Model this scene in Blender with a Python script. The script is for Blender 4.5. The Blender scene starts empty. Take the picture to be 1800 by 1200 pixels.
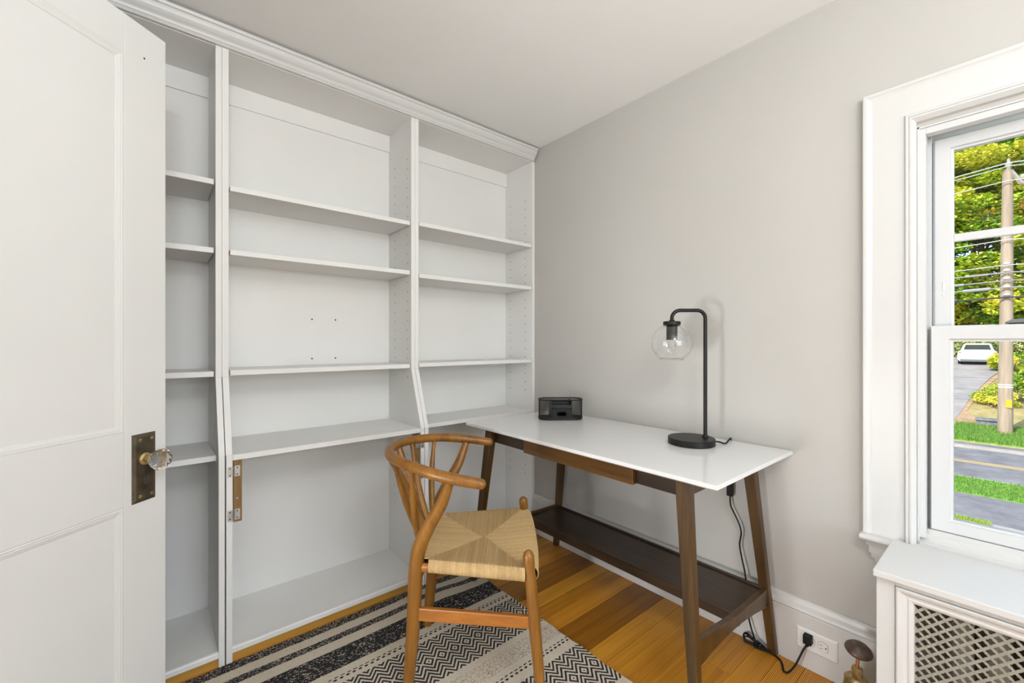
import bpy, bmesh, math, random
from mathutils import Vector, Matrix
PI = math.pi
sc = bpy.context.scene
COL = sc.collection

# ------------------------------------------------------------------ camera
CAMH = 1.155
FPX = 754.0
yaw = math.atan2(900, 754)                      # heading, measured from +X towards +Y
cam = bpy.data.cameras.new('camera')
cam.sensor_width = 36.0
cam.lens = FPX / 1800 * 36.0
cam.shift_y = 2.0 / 1800
cam.clip_start = 0.02
cam.clip_end = 400
camo = bpy.data.objects.new('camera', cam)
COL.objects.link(camo)
camo.location = (0, 0, CAMH)
camo.rotation_euler = (PI / 2, 0, yaw - PI / 2)
sc.camera = camo

# ------------------------------------------------------------------ world, sun, exposure
w = bpy.data.worlds.new('world')
sc.world = w
w.use_nodes = True
nt = w.node_tree
nt.nodes.clear()
sky = nt.nodes.new('ShaderNodeTexSky')
sky.sky_type = 'NISHITA'
sky.sun_disc = False
sky.sun_elevation = math.radians(48)
sky.sun_rotation = math.radians(250)
bg = nt.nodes.new('ShaderNodeBackground')
bg.inputs['Strength'].default_value = 0.34
wo = nt.nodes.new('ShaderNodeOutputWorld')
nt.links.new(sky.outputs[0], bg.inputs['Color'])
nt.links.new(bg.outputs[0], wo.inputs[0])

def light(name, kind, loc, energy, color=(1, 1, 1), target=None, **kw):
    l = bpy.data.lights.new(name, kind)
    l.energy = energy
    l.color = color
    for k, v in kw.items():
        setattr(l, k, v)
    o = bpy.data.objects.new(name, l)
    o.location = loc
    if target is not None:
        d = Vector(target) - Vector(loc)
        o.rotation_euler = d.to_track_quat('-Z', 'Y').to_euler()
    COL.objects.link(o)
    return o

light('sun', 'SUN', (-16, 5, 15), 5.2, (1.0, 0.95, 0.84), (0, 0, 0), angle=0.012)
# daylight at the side window, plus unseen fill lights added to brighten the room:
# rear opening, hall, overhead, and an uplight that washes the ceiling
light('rear_fill', 'AREA', (0.55, -1.78, 1.15), 24, (0.92, 0.97, 1.0), (0.8, 2.0, 0.7),
      shape='RECTANGLE', size=1.3, size_y=1.3)  # fill added behind the camera, set in the invented rear opening
dw = light('daylight_window', 'AREA', (1.955, -0.30, 1.18), 4.5, (0.93, 0.97, 1.0), None,
      shape='RECTANGLE', size=1.1, size_y=0.5)
dw.rotation_euler = (0, PI / 2, 0)
light('hall_fill', 'AREA', (-1.25, 0.84, 0.50), 9.5, (0.97, 0.98, 1.0), (1.8, 1.15, 0.42),
      shape='RECTANGLE', size=0.36, size_y=0.5, spread=1.7)  # low fill added beyond the doorway to brighten the wall under the desk
light('overhead_fill', 'POINT', (0.30, -0.40, 1.98), 22, (0.96, 0.975, 1.0), shadow_soft_size=0.16)  # point fill added overhead, out of view
light('uplight_fill', 'AREA', (-0.22, -1.30, 1.62), 50, (0.91, 0.965, 1.0), (0.1, -0.5, 3.0),
      shape='DISK', size=0.34)  # unseen uplight added to brighten the ceiling

sc.view_settings.view_transform = 'Standard'
sc.view_settings.look = 'None'
sc.view_settings.gamma = 1.0
sc.view_settings.use_curve_mapping = False
sc.view_settings.exposure = 0.0

# ------------------------------------------------------------------ node helper
class X:
    """tiny expression wrapper around node sockets"""
    def __init__(s, nt, sock): s.nt, s.s = nt, sock
    def _m(s, op, a, b=None, c=None):
        n = s.nt.nodes.new('ShaderNodeMath'); n.operation = op
        for i, v in enumerate((a, b, c)):
            if v is None: continue
            if isinstance(v, X): s.nt.links.new(v.s, n.inputs[i])
            else: n.inputs[i].default_value = v
        return X(s.nt, n.outputs[0])
    def __add__(s, o): return s._m('ADD', s, o)
    def __radd__(s, o): return s._m('ADD', o, s)
    def __sub__(s, o): return s._m('SUBTRACT', s, o)
    def __rsub__(s, o): return s._m('SUBTRACT', o, s)
    def __mul__(s, o): return s._m('MULTIPLY', s, o)
    def __rmul__(s, o): return s._m('MULTIPLY', o, s)
    def __truediv__(s, o): return s._m('DIVIDE', s, o)
    def __rtruediv__(s, o): return s._m('DIVIDE', o, s)
    def gt(s, o): return s._m('GREATER_THAN', s, o)
    def lt(s, o): return s._m('LESS_THAN', s, o)
    def abs(s): return s._m('ABSOLUTE', s)
    def floor(s): return s._m('FLOOR', s)
    def fract(s): return s._m('FRACT', s)
    def sin(s): return s._m('SINE', s)
    def min(s, o): return s._m('MINIMUM', s, o)
    def max(s, o): return s._m('MAXIMUM', s, o)
    def tri(s, p): return s._m('PINGPONG', s, p)
    def between(s, a, b): return s.gt(a) * s.lt(b)

def new_mat(name):
    m = bpy.data.materials.new(name); m.use_nodes = True
    nt = m.node_tree
    return m, nt, nt.nodes['Principled BSDF']

def coords(nt, which='Object'):
    tc = nt.nodes.new('ShaderNodeTexCoord')
    return tc.outputs[which]

def sep(nt, sock):
    n = nt.nodes.new('ShaderNodeSeparateXYZ'); nt.links.new(sock, n.inputs[0])
    return [X(nt, n.outputs[i]) for i in range(3)]

def mapping(nt, sock, scale=(1, 1, 1), rot=(0, 0, 0)):
    n = nt.nodes.new('ShaderNodeMapping')
    n.inputs['Scale'].default_value = scale; n.inputs['Rotation'].default_value = rot
    nt.links.new(sock, n.inputs[0]); return n.outputs[0]

def noise(nt, vec, scale=5, detail=3, rough=0.5, dist=0.0):
    n = nt.nodes.new('ShaderNodeTexNoise')
    n.inputs['Scale'].default_value = scale; n.inputs['Detail'].default_value = detail
    n.inputs['Roughness'].default_value = rough; n.inputs['Distortion'].default_value = dist
    nt.links.new(vec, n.inputs['Vector'])
    return X(nt, n.outputs['Fac'])

def ramp(nt, fac, stops):
    n = nt.nodes.new('ShaderNodeValToRGB')
    el = n.color_ramp.elements
    while len(el) < len(stops): el.new(0.5)
    for e, (p, c) in zip(el, stops):
        e.position = p; e.color = (*c, 1)
    nt.links.new(fac.s if isinstance(fac, X) else fac, n.inputs[0])
    return n.outputs[0]

def mix(nt, fac, a, b):
    n = nt.nodes.new('ShaderNodeMix'); n.data_type = 'RGBA'
    if isinstance(fac, X): nt.links.new(fac.s, n.inputs[0])
    else: n.inputs[0].default_value = fac
    for i, v in ((6, a), (7, b)):
        if isinstance(v, tuple): n.inputs[i].default_value = (*v, 1)
        else: nt.links.new(v, n.inputs[i])
    return n.outputs[2]

def bump(nt, bsdf, h, strength=0.2, dist=0.002):
    n = nt.nodes.new('ShaderNodeBump')
    n.inputs['Strength'].default_value = strength; n.inputs['Distance'].default_value = dist
    nt.links.new(h.s if isinstance(h, X) else h, n.inputs['Height'])
    nt.links.new(n.outputs[0], bsdf.inputs['Normal'])

def paint(name, col, rough=0.45, spec=0.4, bscale=60, bstr=0.12, var=0.02):
    m, nt, b = new_mat(name)
    o = coords(nt)
    f = noise(nt, o, 2.5, 4)
    dark = tuple(c * (1 - var) for c in col); lite = tuple(min(1, c * (1 + var)) for c in col)
    nt.links.new(ramp(nt, f, [(0.3, dark), (0.7, lite)]), b.inputs['Base Color'])
    b.inputs['Roughness'].default_value = rough
    b.inputs['Specular IOR Level'].default_value = spec
    bump(nt, b, noise(nt, o, bscale, 3), bstr, 0.001)
    return m

def wood(name, c0, c1, axis=0, scale=1.0, rough=0.35, contrast=1.0, spec=0.5):
    """grain stretched along the given local axis"""
    m, nt, b = new_mat(name)
    o = coords(nt)
    s = [26 * scale] * 3; s[axis] = 1.4 * scale
    f = noise(nt, mapping(nt, o, tuple(s)), 1.0, 6, 0.62, 0.4)
    s2 = [160 * scale] * 3; s2[axis] = 5 * scale
    g = noise(nt, mapping(nt, o, tuple(s2)), 1.0, 3)
    k = f * 0.72 + g * 0.28
    nt.links.new(ramp(nt, k, [(0.5 - 0.2 / contrast, c0), (0.5 + 0.2 / contrast, c1)]), b.inputs['Base Color'])
    b.inputs['Roughness'].default_value = rough
    b.inputs['Specular IOR Level'].default_value = spec
    bump(nt, b, g, 0.08, 0.001)
    return m

def plain(name, col, rough=0.5, metal=0.0, var=0.1, nscale=30, spec=0.5):
    m, nt, b = new_mat(name)
    f = noise(nt, coords(nt), nscale, 3)
    nt.links.new(ramp(nt, f, [(0.3, tuple(c * (1 - var) for c in col)), (0.7, tuple(min(1, c * (1 + var)) for c in col))]), b.inputs['Base Color'])
    b.inputs['Roughness'].default_value = rough; b.inputs['Metallic'].default_value = metal
    b.inputs['Specular IOR Level'].default_value = spec
    return m

def glass(name, col=(1, 1, 1), ior=1.45, rough=0.0):
    m, nt, b = new_mat(name)
    b.inputs['Base Color'].default_value = (*col, 1)
    b.inputs['Roughness'].default_value = rough
    b.inputs['IOR'].default_value = ior
    b.inputs['Transmission Weight'].default_value = 1.0
    return m

M = {}
M['white'] = paint('white_paint', (0.70, 0.695, 0.675), 0.42)
M['case'] = paint('bookcase_paint', (0.82, 0.81, 0.785), 0.5, 0.3)
M['trim'] = paint('trim_paint', (0.66, 0.652, 0.632), 0.35, 0.4, 40, 0.05, 0.01)
M['vinyl'] = paint('window_vinyl', (0.64, 0.64, 0.635), 0.4, 0.4, 40, 0.02, 0.01)
M['wall'] = paint('greige_wall_paint', (0.535, 0.515, 0.480), 0.7, 0.2, 90, 0.12, 0.015)
M['ceil'] = paint('ceiling_paint', (0.91, 0.905, 0.885), 0.8, 0.1, 60, 0.1, 0.015)
M['chair'] = wood('honey_oak', (0.14, 0.050, 0.005), (0.34, 0.148, 0.018), 2, 1.0, 0.38)
M['chairx'] = wood('honey_oak_rail', (0.26, 0.082, 0.010), (0.42, 0.155, 0.024), 0, 1.0, 0.38)
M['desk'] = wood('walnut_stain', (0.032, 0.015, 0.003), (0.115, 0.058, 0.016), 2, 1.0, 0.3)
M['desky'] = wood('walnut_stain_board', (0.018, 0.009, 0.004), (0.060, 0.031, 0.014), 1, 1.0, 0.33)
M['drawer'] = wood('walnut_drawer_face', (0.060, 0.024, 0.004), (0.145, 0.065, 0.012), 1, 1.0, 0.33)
M['top'] = paint('desk_white_lacquer', (0.78, 0.775, 0.765), 0.16, 0.5, 10, 0.0, 0.005)
M['black'] = plain('black_metal', (0.009, 0.009, 0.008), 0.42, 0.0, 0.2, 30, 0.3)
M['plastic'] = plain('black_plastic', (0.006, 0.006, 0.006), 0.55, 0.0, 0.2, 30, 0.3)
M['hole'] = plain('dark_hole', (0.03, 0.027, 0.024), 0.9)
M['steel'] = plain('hinge_steel', (0.55, 0.56, 0.58), 0.35, 0.9, 0.1)
M['kick'] = wood('fir_kickboard', (0.48, 0.235, 0.035), (0.66, 0.36, 0.07), 0, 1.0, 0.4)
M['strip'] = wood('oak_strip', (0.15, 0.08, 0.02), (0.31, 0.18, 0.05), 2, 1.0, 0.5)
M['brass_old'] = plain('aged_brass', (0.125, 0.105, 0.072), 0.45, 0.8, 0.45, 22)
M['brass'] = plain('valve_brass', (0.55, 0.41, 0.19), 0.4, 0.8, 0.35, 60)
M['copper'] = plain('copper_stem', (0.75, 0.38, 0.20), 0.3, 0.9)
M['handle'] = plain('brown_bakelite', (0.10, 0.065, 0.05), 0.35, 0.0, 0.35, 60)
M['crystal'] = glass('knob_crystal', (0.97, 0.97, 0.95), 1.52)
M['glass'] = glass('lamp_glass', (0.985, 0.99, 0.99), 1.45)
M['plate'] = plain('outlet_plastic', (0.80, 0.79, 0.77), 0.35, 0.0, 0.01)
M['grille'] = plain('grille_metal', (0.34, 0.325, 0.27), 0.5, 0.2, 0.08, 40)
M['radiator'] = plain('radiator_iron', (0.36, 0.33, 0.28), 0.5, 0.3, 0.2, 20)

# window pane: thin clear glass with a faint reflection
def pane_mat():
    m = bpy.data.materials.new('window_pane'); m.use_nodes = True
    nt = m.node_tree; nt.nodes.clear()
    t = nt.nodes.new('ShaderNodeBsdfTransparent'); t.inputs[0].default_value = (0.97, 0.98, 0.98, 1)
    g = nt.nodes.new('ShaderNodeBsdfGlossy'); g.inputs['Roughness'].default_value = 0.0
    f = nt.nodes.new('ShaderNodeFresnel'); f.inputs[0].default_value = 1.2
    mx = nt.nodes.new('ShaderNodeMixShader'); o = nt.nodes.new('ShaderNodeOutputMaterial')
    nt.links.new(f.outputs[0], mx.inputs[0]); nt.links.new(t.outputs[0], mx.inputs[1])
    nt.links.new(g.outputs[0], mx.inputs[2]); nt.links.new(mx.outputs[0], o.inputs[0])
    return m
M['pane'] = pane_mat()

# ------------------------------------------------------------------ mesh helpers
def obj(name, bm, mat, parent=None, smooth=False, bevel=0.0, loc=None, rot=None, angle=0.6):
    me = bpy.data.meshes.new(name)
    bmesh.ops.recalc_face_normals(bm, faces=bm.faces[:])
    bm.to_mesh(me); bm.free()
    mats = mat if isinstance(mat, (list, tuple)) else [mat]
    for mm in mats: me.materials.append(mm)
    if smooth:
        for p in me.polygons: p.use_smooth = True
        try: me.set_sharp_from_angle(angle=angle)
        except Exception: pass
    o = bpy.data.objects.new(name, me)
    COL.objects.link(o)
    if loc is not None: o.location = loc
    if rot is not None: o.rotation_euler = rot
    if parent is not None: o.parent = parent
    if bevel > 0:
        b = o.modifiers.new('bevel', 'BEVEL'); b.width = bevel; b.segments = 2
        b.limit_method = 'ANGLE'; b.angle_limit = 0.7
    return o

def tag(o, label, cat, group=None, kind=None):
    o['label'] = label
    if cat: o['category'] = cat
    if group: o['group'] = group
    if kind: o['kind'] = kind
    return o

def empty(name, loc=(0, 0, 0), rz=0.0):
    o = bpy.data.objects.new(name, None); COL.objects.link(o)
    o.location = loc; o.rotation_euler = (0, 0, rz); o.empty_display_size = 0.1
    return o

def thing(name, label, cat, loc=(0, 0, 0), rz=0.0, group=None):
    return tag(empty(name, loc, rz), label, cat, group)

def struct(name, bm, mat, parent=None, **kw):
    o = obj(name, bm, mat, parent, **kw)
    if parent is None: o['kind'] = 'structure'
    return o

def box(bm, x0, x1, y0, y1, z0, z1, mi=0):
    vs = [bm.verts.new((x, y, z)) for z in (z0, z1) for y in (y0, y1) for x in (x0, x1)]
    for q in ((0, 1, 3, 2), (4, 6, 7, 5), (0, 4, 5, 1), (2, 3, 7, 6), (0, 2, 6, 4), (1, 5, 7, 3)):
        f = bm.faces.new([vs[i] for i in q]); f.material_index = mi
    return bm

def B(*boxes):
    bm = bmesh.new()
    for b in boxes: box(bm, *b)
    return bm

def prism(bm, pts, lo, hi, axis='x', mi=0):
    """extrude 2D polygon pts along axis; pts are the two other coordinates in xyz order"""
    def P(a, p):
        if axis == 'x': return (a, p[0], p[1])
        if axis == 'y': return (p[0], a, p[1])
        return (p[0], p[1], a)
    v0 = [bm.verts.new(P(lo, p)) for p in pts]; v1 = [bm.verts.new(P(hi, p)) for p in pts]
    n = len(pts)
    fs = [bm.faces.new(v0[::-1]), bm.faces.new(v1)]
    for i in range(n):
        fs.append(bm.faces.new((v0[i], v0[(i + 1) % n], v1[(i + 1) % n], v1[i])))
    for f in fs: f.material_index = mi
    return bm

def catmull(pts, n=8):
    pts = [tuple(p) for p in pts]
    if len(pts) < 3: return pts
    out = []
    P = [pts[0]] + pts + [pts[-1]]
    for i in range(1, len(P) - 2):
        for k in range(n):
            t = k / n
            out.append(tuple(0.5 * (2 * P[i][j] + (P[i + 1][j] - P[i - 1][j]) * t + (2 * P[i - 1][j] - 5 * P[i][j] + 4 * P[i + 1][j] - P[i + 2][j]) * t * t
                       + (3 * P[i][j] - P[i - 1][j] - 3 * P[i + 1][j] + P[i + 2][j]) * t ** 3) for j in range(len(P[i]))))
    out.append(pts[-1])
    return out

def tube(bm, pts, r=None, seg=12, sect=None, up=None, caps=True, mi=0, round_ends=False):
    """sweep; pts are (x,y,z) or (x,y,z,r); sect = (a,b) ellipse scale in (side, up)"""
    P = [Vector(p[:3]) for p in pts]
    Rr = [(p[3] if len(p) > 3 else r) for p in pts]
    if round_ends:
        def dome(p, q, rr):
            d = (p - q).normalized()
            return [(p + d * (rr * math.sin(a)), max(rr * math.cos(a), rr * 0.08)) for a in (0.5, 1.0, 1.35, 1.5)]
        st = dome(P[0], P[1], Rr[0]); en = dome(P[-1], P[-2], Rr[-1])
        P = [s[0] for s in st[::-1]] + P + [s[0] for s in en]
        Rr = [s[1] for s in st[::-1]] + Rr + [s[1] for s in en]
    n = len(P); rings = []
    nrm = None
    for i in range(n):
        t = (P[min(i + 1, n - 1)] - P[max(i - 1, 0)]).normalized()
        if nrm is None:
            a = Vector(up) if up else (Vector((0, 0, 1)) if abs(t.z) < 0.9 else Vector((1, 0, 0)))
            nrm = (a - t * a.dot(t)).normalized()
        elif up: 
            a = Vector(up); nrm = (a - t * a.dot(t)).normalized()
        else:
            nrm = (nrm - t * nrm.dot(t)).normalized()
        bn = t.cross(nrm)
        sa, sb = sect if sect else (1, 1)
        rings.append([bm.verts.new(P[i] + (bn * math.cos(2 * PI * k / seg) * sa + nrm * math.sin(2 * PI * k / seg) * sb) * Rr[i]) for k in range(seg)])
    for i in range(n - 1):
        for k in range(seg):
            f = bm.faces.new((rings[i][k], rings[i][(k + 1) % seg], rings[i + 1][(k + 1) % seg], rings[i + 1][k])); f.material_index = mi
    if caps:
        bm.faces.new(rings[0][::-1]).material_index = mi; bm.faces.new(rings[-1]).material_index = mi
    return bm

def T(pts, r=None, **kw):
    return tube(bmesh.new(), pts, r, **kw)

def lathe(bm, prof, seg=32, mat=None, mi=0, close=True):
    """prof = [(r,z)...] about z, optionally transformed by a Matrix"""
    rings = []
    mat = mat or Matrix.Identity(4)
    for r, z in prof:
        rings.append([bm.verts.new(mat @ Vector((max(r, 1e-5) * math.cos(2 * PI * k / seg), max(r, 1e-5) * math.sin(2 * PI * k / seg), z))) for k in range(seg)])
    for i in range(len(prof) - 1):
        for k in range(seg):
            bm.faces.new((rings[i][k], rings[i][(k + 1) % seg], rings[i + 1][(k + 1) % seg], rings[i + 1][k])).material_index = mi
    if close:
        bm.faces.new(rings[0][::-1]).material_index = mi; bm.faces.new(rings[-1]).material_index = mi
    return bm

def taper_leg(p0, p1, a0, b0, a1, b1):
    """rectangular leg from p0 (top) to p1 (foot); sections stay horizontal"""
    bm = bmesh.new()
    v = []
    for (p, a, b) in ((p0, a0, b0), (p1, a1, b1)):
        v.append([bm.verts.new((p[0] + sx * a / 2, p[1] + sy * b / 2, p[2])) for sx, sy in ((-1, -1), (1, -1), (1, 1), (-1, 1))])
    bm.faces.new(v[0]); bm.faces.new(v[1][::-1])
    for k in range(4): bm.faces.new((v[0][k], v[0][(k + 1) % 4], v[1][(k + 1) % 4], v[1][k]))
    return bm

# ================================================================== ROOM SHELL
XW, XL, YB, YF, HC = 1.80, -0.60, 2.22, -1.75, 2.335

# floor: fir boards running along X; each board has its own tint
def build_floor():
    rnd = random.Random(11)
    bm = bmesh.new()
    lay = bm.loops.layers.float_color.new('tint')
    pitch = 0.0785
    y = 1.205 - pitch * 40
    forced = {0: 0.50, 1: 0.36, 2: 0.78, 3: 0.14, 4: 0.20, -1: 0.12, -2: 0.10, -3: 0.80, -4: 0.76, -5: 0.62, -6: 0.66, -7: 0.58, -8: 0.62, -9: 0.7}
    i = -40
    while y < YB:
        x = XL - rnd.uniform(0, 1.0)
        y1 = min(y + pitch, YB)
        while x < XW:
            ln = rnd.uniform(2.2, 3.6)
            x0, x1 = max(x, XL), min(x + ln, XW)
            tv = forced.get(i, rnd.uniform(0.25, 0.8))
            if y1 > YF and x1 > x0:
                g = 0.0011
                yy0 = max(y, YF)
                top = [(x0 + g, yy0 + g, 0), (x1 - g, yy0 + g, 0), (x1 - g, y1 - g, 0), (x0 + g, y1 - g, 0)]
                bot = [(x0, yy0, -0.003), (x1, yy0, -0.003), (x1, y1, -0.003), (x0, y1, -0.003)]
                vt = [bm.verts.new(p) for p in top]; vb = [bm.verts.new(p) for p in bot]
                fs = [bm.faces.new(vt)] + [bm.faces.new((vb[k], vb[(k + 1) % 4], vt[(k + 1) % 4], vt[k])) for k in range(4)]
                r2 = rnd.random()
                for f in fs:
                    for l in f.loops: l[lay] = (tv, r2, 0, 1)
            x += ln
        y += pitch; i += 1
    box(bm, XL, XW, YF, YB, -0.12, -0.003)
    m, nt, b = new_mat('fir_floor')
    at = nt.nodes.new('ShaderNodeVertexColor'); at.layer_name = 'tint'
    sp = nt.nodes.new('ShaderNodeSeparateColor'); nt.links.new(at.outputs[0], sp.inputs[0])
    tv = X(nt, sp.outputs[0]); r2 = X(nt, sp.outputs[1])
    o = coords(nt)
    cx, cy, cz = sep(nt, o)
    cb = nt.nodes.new('ShaderNodeCombineXYZ')
    nt.links.new((cx * 0.9).s, cb.inputs[0]); nt.links.new((cy * 26.0).s, cb.inputs[1]); nt.links.new((r2 * 37.0).s, cb.inputs[2])
    n1 = noise(nt, cb.outputs[0], 1.0, 5, 0.6, 0.6)
    cb2 = nt.nodes.new('ShaderNodeCombineXYZ')
    nt.links.new((cx * 1.2).s, cb2.inputs[0]); nt.links.new((cy * 190.0).s, cb2.inputs[1]); nt.links.new((r2 * 53.0).s, cb2.inputs[2])
    n2 = noise(nt, cb2.outputs[0], 1.0, 2, 0.5, 0.1)
    # growth-ring pinstripes on the straight grained boards
    wav = ((cy * 2 * PI / 0.0052) + n1 * 5.0).sin() * 0.5 + 0.5
    k = tv * 0.72 + (n1 - 0.5) * 0.46 + 0.13 + (n2 - 0.5) * 0.30 + 0.03 - wav * tv.gt(0.55) * 0.34 - wav * 0.08 + 0.07
    nt.links.new(ramp(nt, k, [(0.05, (0.16, 0.052, 0.005)), (0.32, (0.31, 0.120, 0.010)), (0.55, (0.58, 0.235, 0.019)), (0.78, (0.76, 0.37, 0.045))]), b.inputs['Base Color'])
    b.inputs['Roughness'].default_value = 0.36
    b.inputs['Specular IOR Level'].default_value = 0.4
    bump(nt, b, n2, 0.1, 0.001)
    return struct('floor', bm, m)
build_floor()

struct('ceiling', B((XL - 0.12, XW + 0.2, YF - 0.12, YB + 0.12, HC, HC + 0.15)), M['ceil'])
struct('wall_back', B((XL - 0.12, XW + 0.2, YB, YB + 0.12, -0.12, HC)), M['wall'])

def wall_with_hole(name, axis, a0, a1, b0, b1, z0, z1, hole):
    """axis 'x': slab a0..a1 thick in X, spanning b0..b1 in Y; hole=(b,b,z,z)"""
    h0, h1, hz0, hz1 = hole
    rects = [(b0, h0, z0, z1), (h1, b1, z0, z1), (h0, h1, z0, hz0), (h0, h1, hz1, z1)]
    bm = bmesh.new()
    for r in rects:
        if r[1] - r[0] < 1e-4 or r[3] - r[2] < 1e-4: continue
        if axis == 'x': box(bm, a0, a1, r[0], r[1], r[2], r[3])
        else: box(bm, r[0], r[1], a0, a1, r[2], r[3])
    return struct(name, bm, M['wall'])

WY0, WY1 = -0.58, 0.2112          # window opening in Y
wall_with_hole('wall_right', 'x', XW, XW + 0.2, YF - 0.12, YB, -0.12, HC, (WY0, WY1, 0.535, 1.815))
wall_with_hole('wall_left', 'x', XL - 0.12, XL, YF - 0.12, YB, -0.12, HC, (0.26, 1.07, -0.12, 2.02))
wall_with_hole('wall_front', 'y', YF - 0.12, YF, XL, XW, -0.12, HC, (-0.15, 1.25, 0.6, 2.05))
# hall beyond the open doorway; unseen box added to keep the sun out
bm = B((-2.1, -2.0, -0.8, 2.0, -0.12, 2.5), (-2.0, XL - 0.12, -0.9, -0.8, -0.12, 2.5), (-2.0, XL - 0.12, 2.0, 2.1, -0.12, 2.5),
       (-2.1, XL - 0.12, -0.9, 2.1, 2.5, 2.6), (-2.0, XL - 0.12, -0.8, 2.0, -0.12, -0.01))
struct('wall_hall', bm, M['wall'])
# rear window frame, unseen, added to give the rear fill light an opening
bm = B((-0.25, -0.15, YF, YF + 0.02, 0.5, 2.15), (1.25, 1.35, YF, YF + 0.02, 0.5, 2.15), (-0.15, 1.25, YF, YF + 0.02, 2.05, 2.15), (-0.25, 1.35, YF, YF + 0.02, 0.5, 0.6),
       (-0.15, 1.25, YF - 0.06, YF - 0.03, 1.30, 1.34))
struct('added_rear_window', bm, M['trim'])

# fitting added out of frame for the overhead fill light: canopy and stem
cl = thing('overhead_fill_mount', 'unseen ceiling fitting added behind the camera for the fill light', 'ceiling light', (0.30, -0.45, HC))
obj('canopy', lathe(bmesh.new(), [(0.07, -0.02), (0.07, 0.0)]), M['steel'], cl, smooth=True)
obj('stem', lathe(bmesh.new(), [(0.008, -0.30), (0.008, -0.02)], seg=10), M['steel'], cl, smooth=True)

tl = thing('uplight_stand', 'unseen floor stand added behind the camera for the ceiling uplight', 'floor lamp', (-0.22, -1.30, 0))  # stand added out of view to carry the uplight
obj('base', lathe(bmesh.new(), [(0.13, 0.0), (0.13, 0.015), (0.02, 0.03)], seg=32), M['steel'], tl, smooth=True)
obj('pole', T([(0, 0, 0.02), (0, 0, 1.54)], 0.012, seg=12), M['steel'], tl, smooth=True)
obj('lamp_shade', lathe(bmesh.new(), [(0.02, 1.53), (0.10, 1.55), (0.18, 1.60), (0.20, 1.64), (0.198, 1.64), (0.17, 1.605), (0.02, 1.545)], seg=32, close=False), M['steel'], tl, smooth=True)

# baseboard on the grey wall: board, then stepped cap
bm = bmesh.new()
prism(bm, [(XW, 0.0), (1.778, 0.0), (1.778, 0.186), (1.781, 0.189), (1.776, 0.195), (1.779, 0.203), (1.785, 0.214), (1.788, 0.226), (1.792, 0.232), (XW, 0.232)][::-1],
      -1.70, 1.925, axis='y')
bm2 = bm
struct('baseboard_right', bm, M['trim'])
# ================================================================== BUILT-IN BOOKCASES
YU, YL, YK = 1.93, 1.831, 2.19       # upper front, lower front, back panel
ZB0, ZB1 = 0.75, 1.025               # where the sides slope out

def side_panel(x0, x1, slant=True, shrink_lo=0.0, shrink_hi=0.0, holes=None):
    """side board; holes = list of (y, z) on the face at x0 (facing -X)"""
    bm = bmesh.new()
    if slant:
        # upper straight part, sloping part and lower part share one outline; lower part may be a hair thinner
        for (za, zb, ya, yb, s) in ((ZB1, 2.262, YU, YU, 0), (ZB0, ZB1, YL, YU, 0.5), (0.0, ZB0, YL, YL, 1)):
            xa, xb = x0 + shrink_lo * s, x1 - shrink_hi * s
            prism(bm, [(ya, za), (2.20, za), (2.20, zb), (yb, zb)], xa, xb, axis='x')
    else:
        box(bm, x0, x1, YU, 2.20, 0.0, 2.262)
    for (y, z) in holes or []:
        c = [bm.verts.new((x0 - 0.0004, y + 0.0032 * math.cos(a), z + 0.0032 * math.sin(a))) for a in [2 * PI * k / 8 for k in range(8)]]
        bm.faces.new(c).material_index = 1
    return bm

def shelf_bm(x0, x1, ztop, yf, th=0.020, nick=0.005):
    return B((x0 + nick, x1 - nick, yf, YK, ztop - th, ztop))

def hinge_strip(parent, x_panel, sgn, ztop, zbot):
    """oak strip with two steel hinges at the front edge of a side panel; sgn points into the bay"""
    a, b = sorted((x_panel + sgn * 0.004, x_panel + sgn * 0.030))
    s = obj('hinge_strip', B((a, b, YL + 0.006, YL + 0.024, zbot, ztop)), M['strip'], parent, bevel=0.001)
    for zc in (ztop - 0.045, zbot + 0.028):
        bm = bmesh.new()
        x0, x1 = sorted((x_panel - sgn * 0.015, x_panel + sgn * 0.001))
        box(bm, x0, x1, YL - 0.0022, YL - 0.0002, zc - 0.019, zc + 0.019)
        x2, x3 = sorted((x_panel + sgn * 0.006, x_panel + sgn * 0.024))
        box(bm, x2, x3, YL + 0.0035, YL + 0.0055, zc - 0.019, zc + 0.019)
        tube(bm, [(x_panel + sgn * 0.0035, YL - 0.0015, zc - 0.019), (x_panel + sgn * 0.0035, YL - 0.0015, zc + 0.019)], 0.0034, seg=8)
        for dz in (-0.012, 0.012):
            lathe(bm, [(0.0025, 0), (0.0018, 0.001)], seg=8, mat=Matrix.Translation((x_panel - sgn * 0.008, YL - 0.0022, zc + dz)) @ Matrix.Rotation(PI / 2, 4, 'X'), mi=1)
            lathe(bm, [(0.0025, 0), (0.0018, 0.001)], seg=8, mat=Matrix.Translation((x_panel + sgn * 0.015, YL + 0.0035, zc + dz)) @ Matrix.Rotation(PI / 2, 4, 'X'), mi=1)
        obj('hinge', bm, [M['steel'], M['hole']], s)
    bm = lathe(bmesh.new(), [(0.0045, 0), (0.003, 0.0015)], seg=10, mat=Matrix.Translation(((x2 + x3) / 2, YL + 0.006, zbot + 0.085)) @ Matrix.Rotation(PI / 2, 4, 'X'))
    obj('screw', bm, M['steel'], s)

def dots_back(pts, y):
    bm = bmesh.new()
    for x, z in pts:
        c = [bm.verts.new((x + 0.004 * math.cos(a), y - 0.0004, z + 0.004 * math.sin(a))) for a in [2 * PI * k / 8 for k in range(8)]]
        bm.faces.new(c)
    return bm

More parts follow.
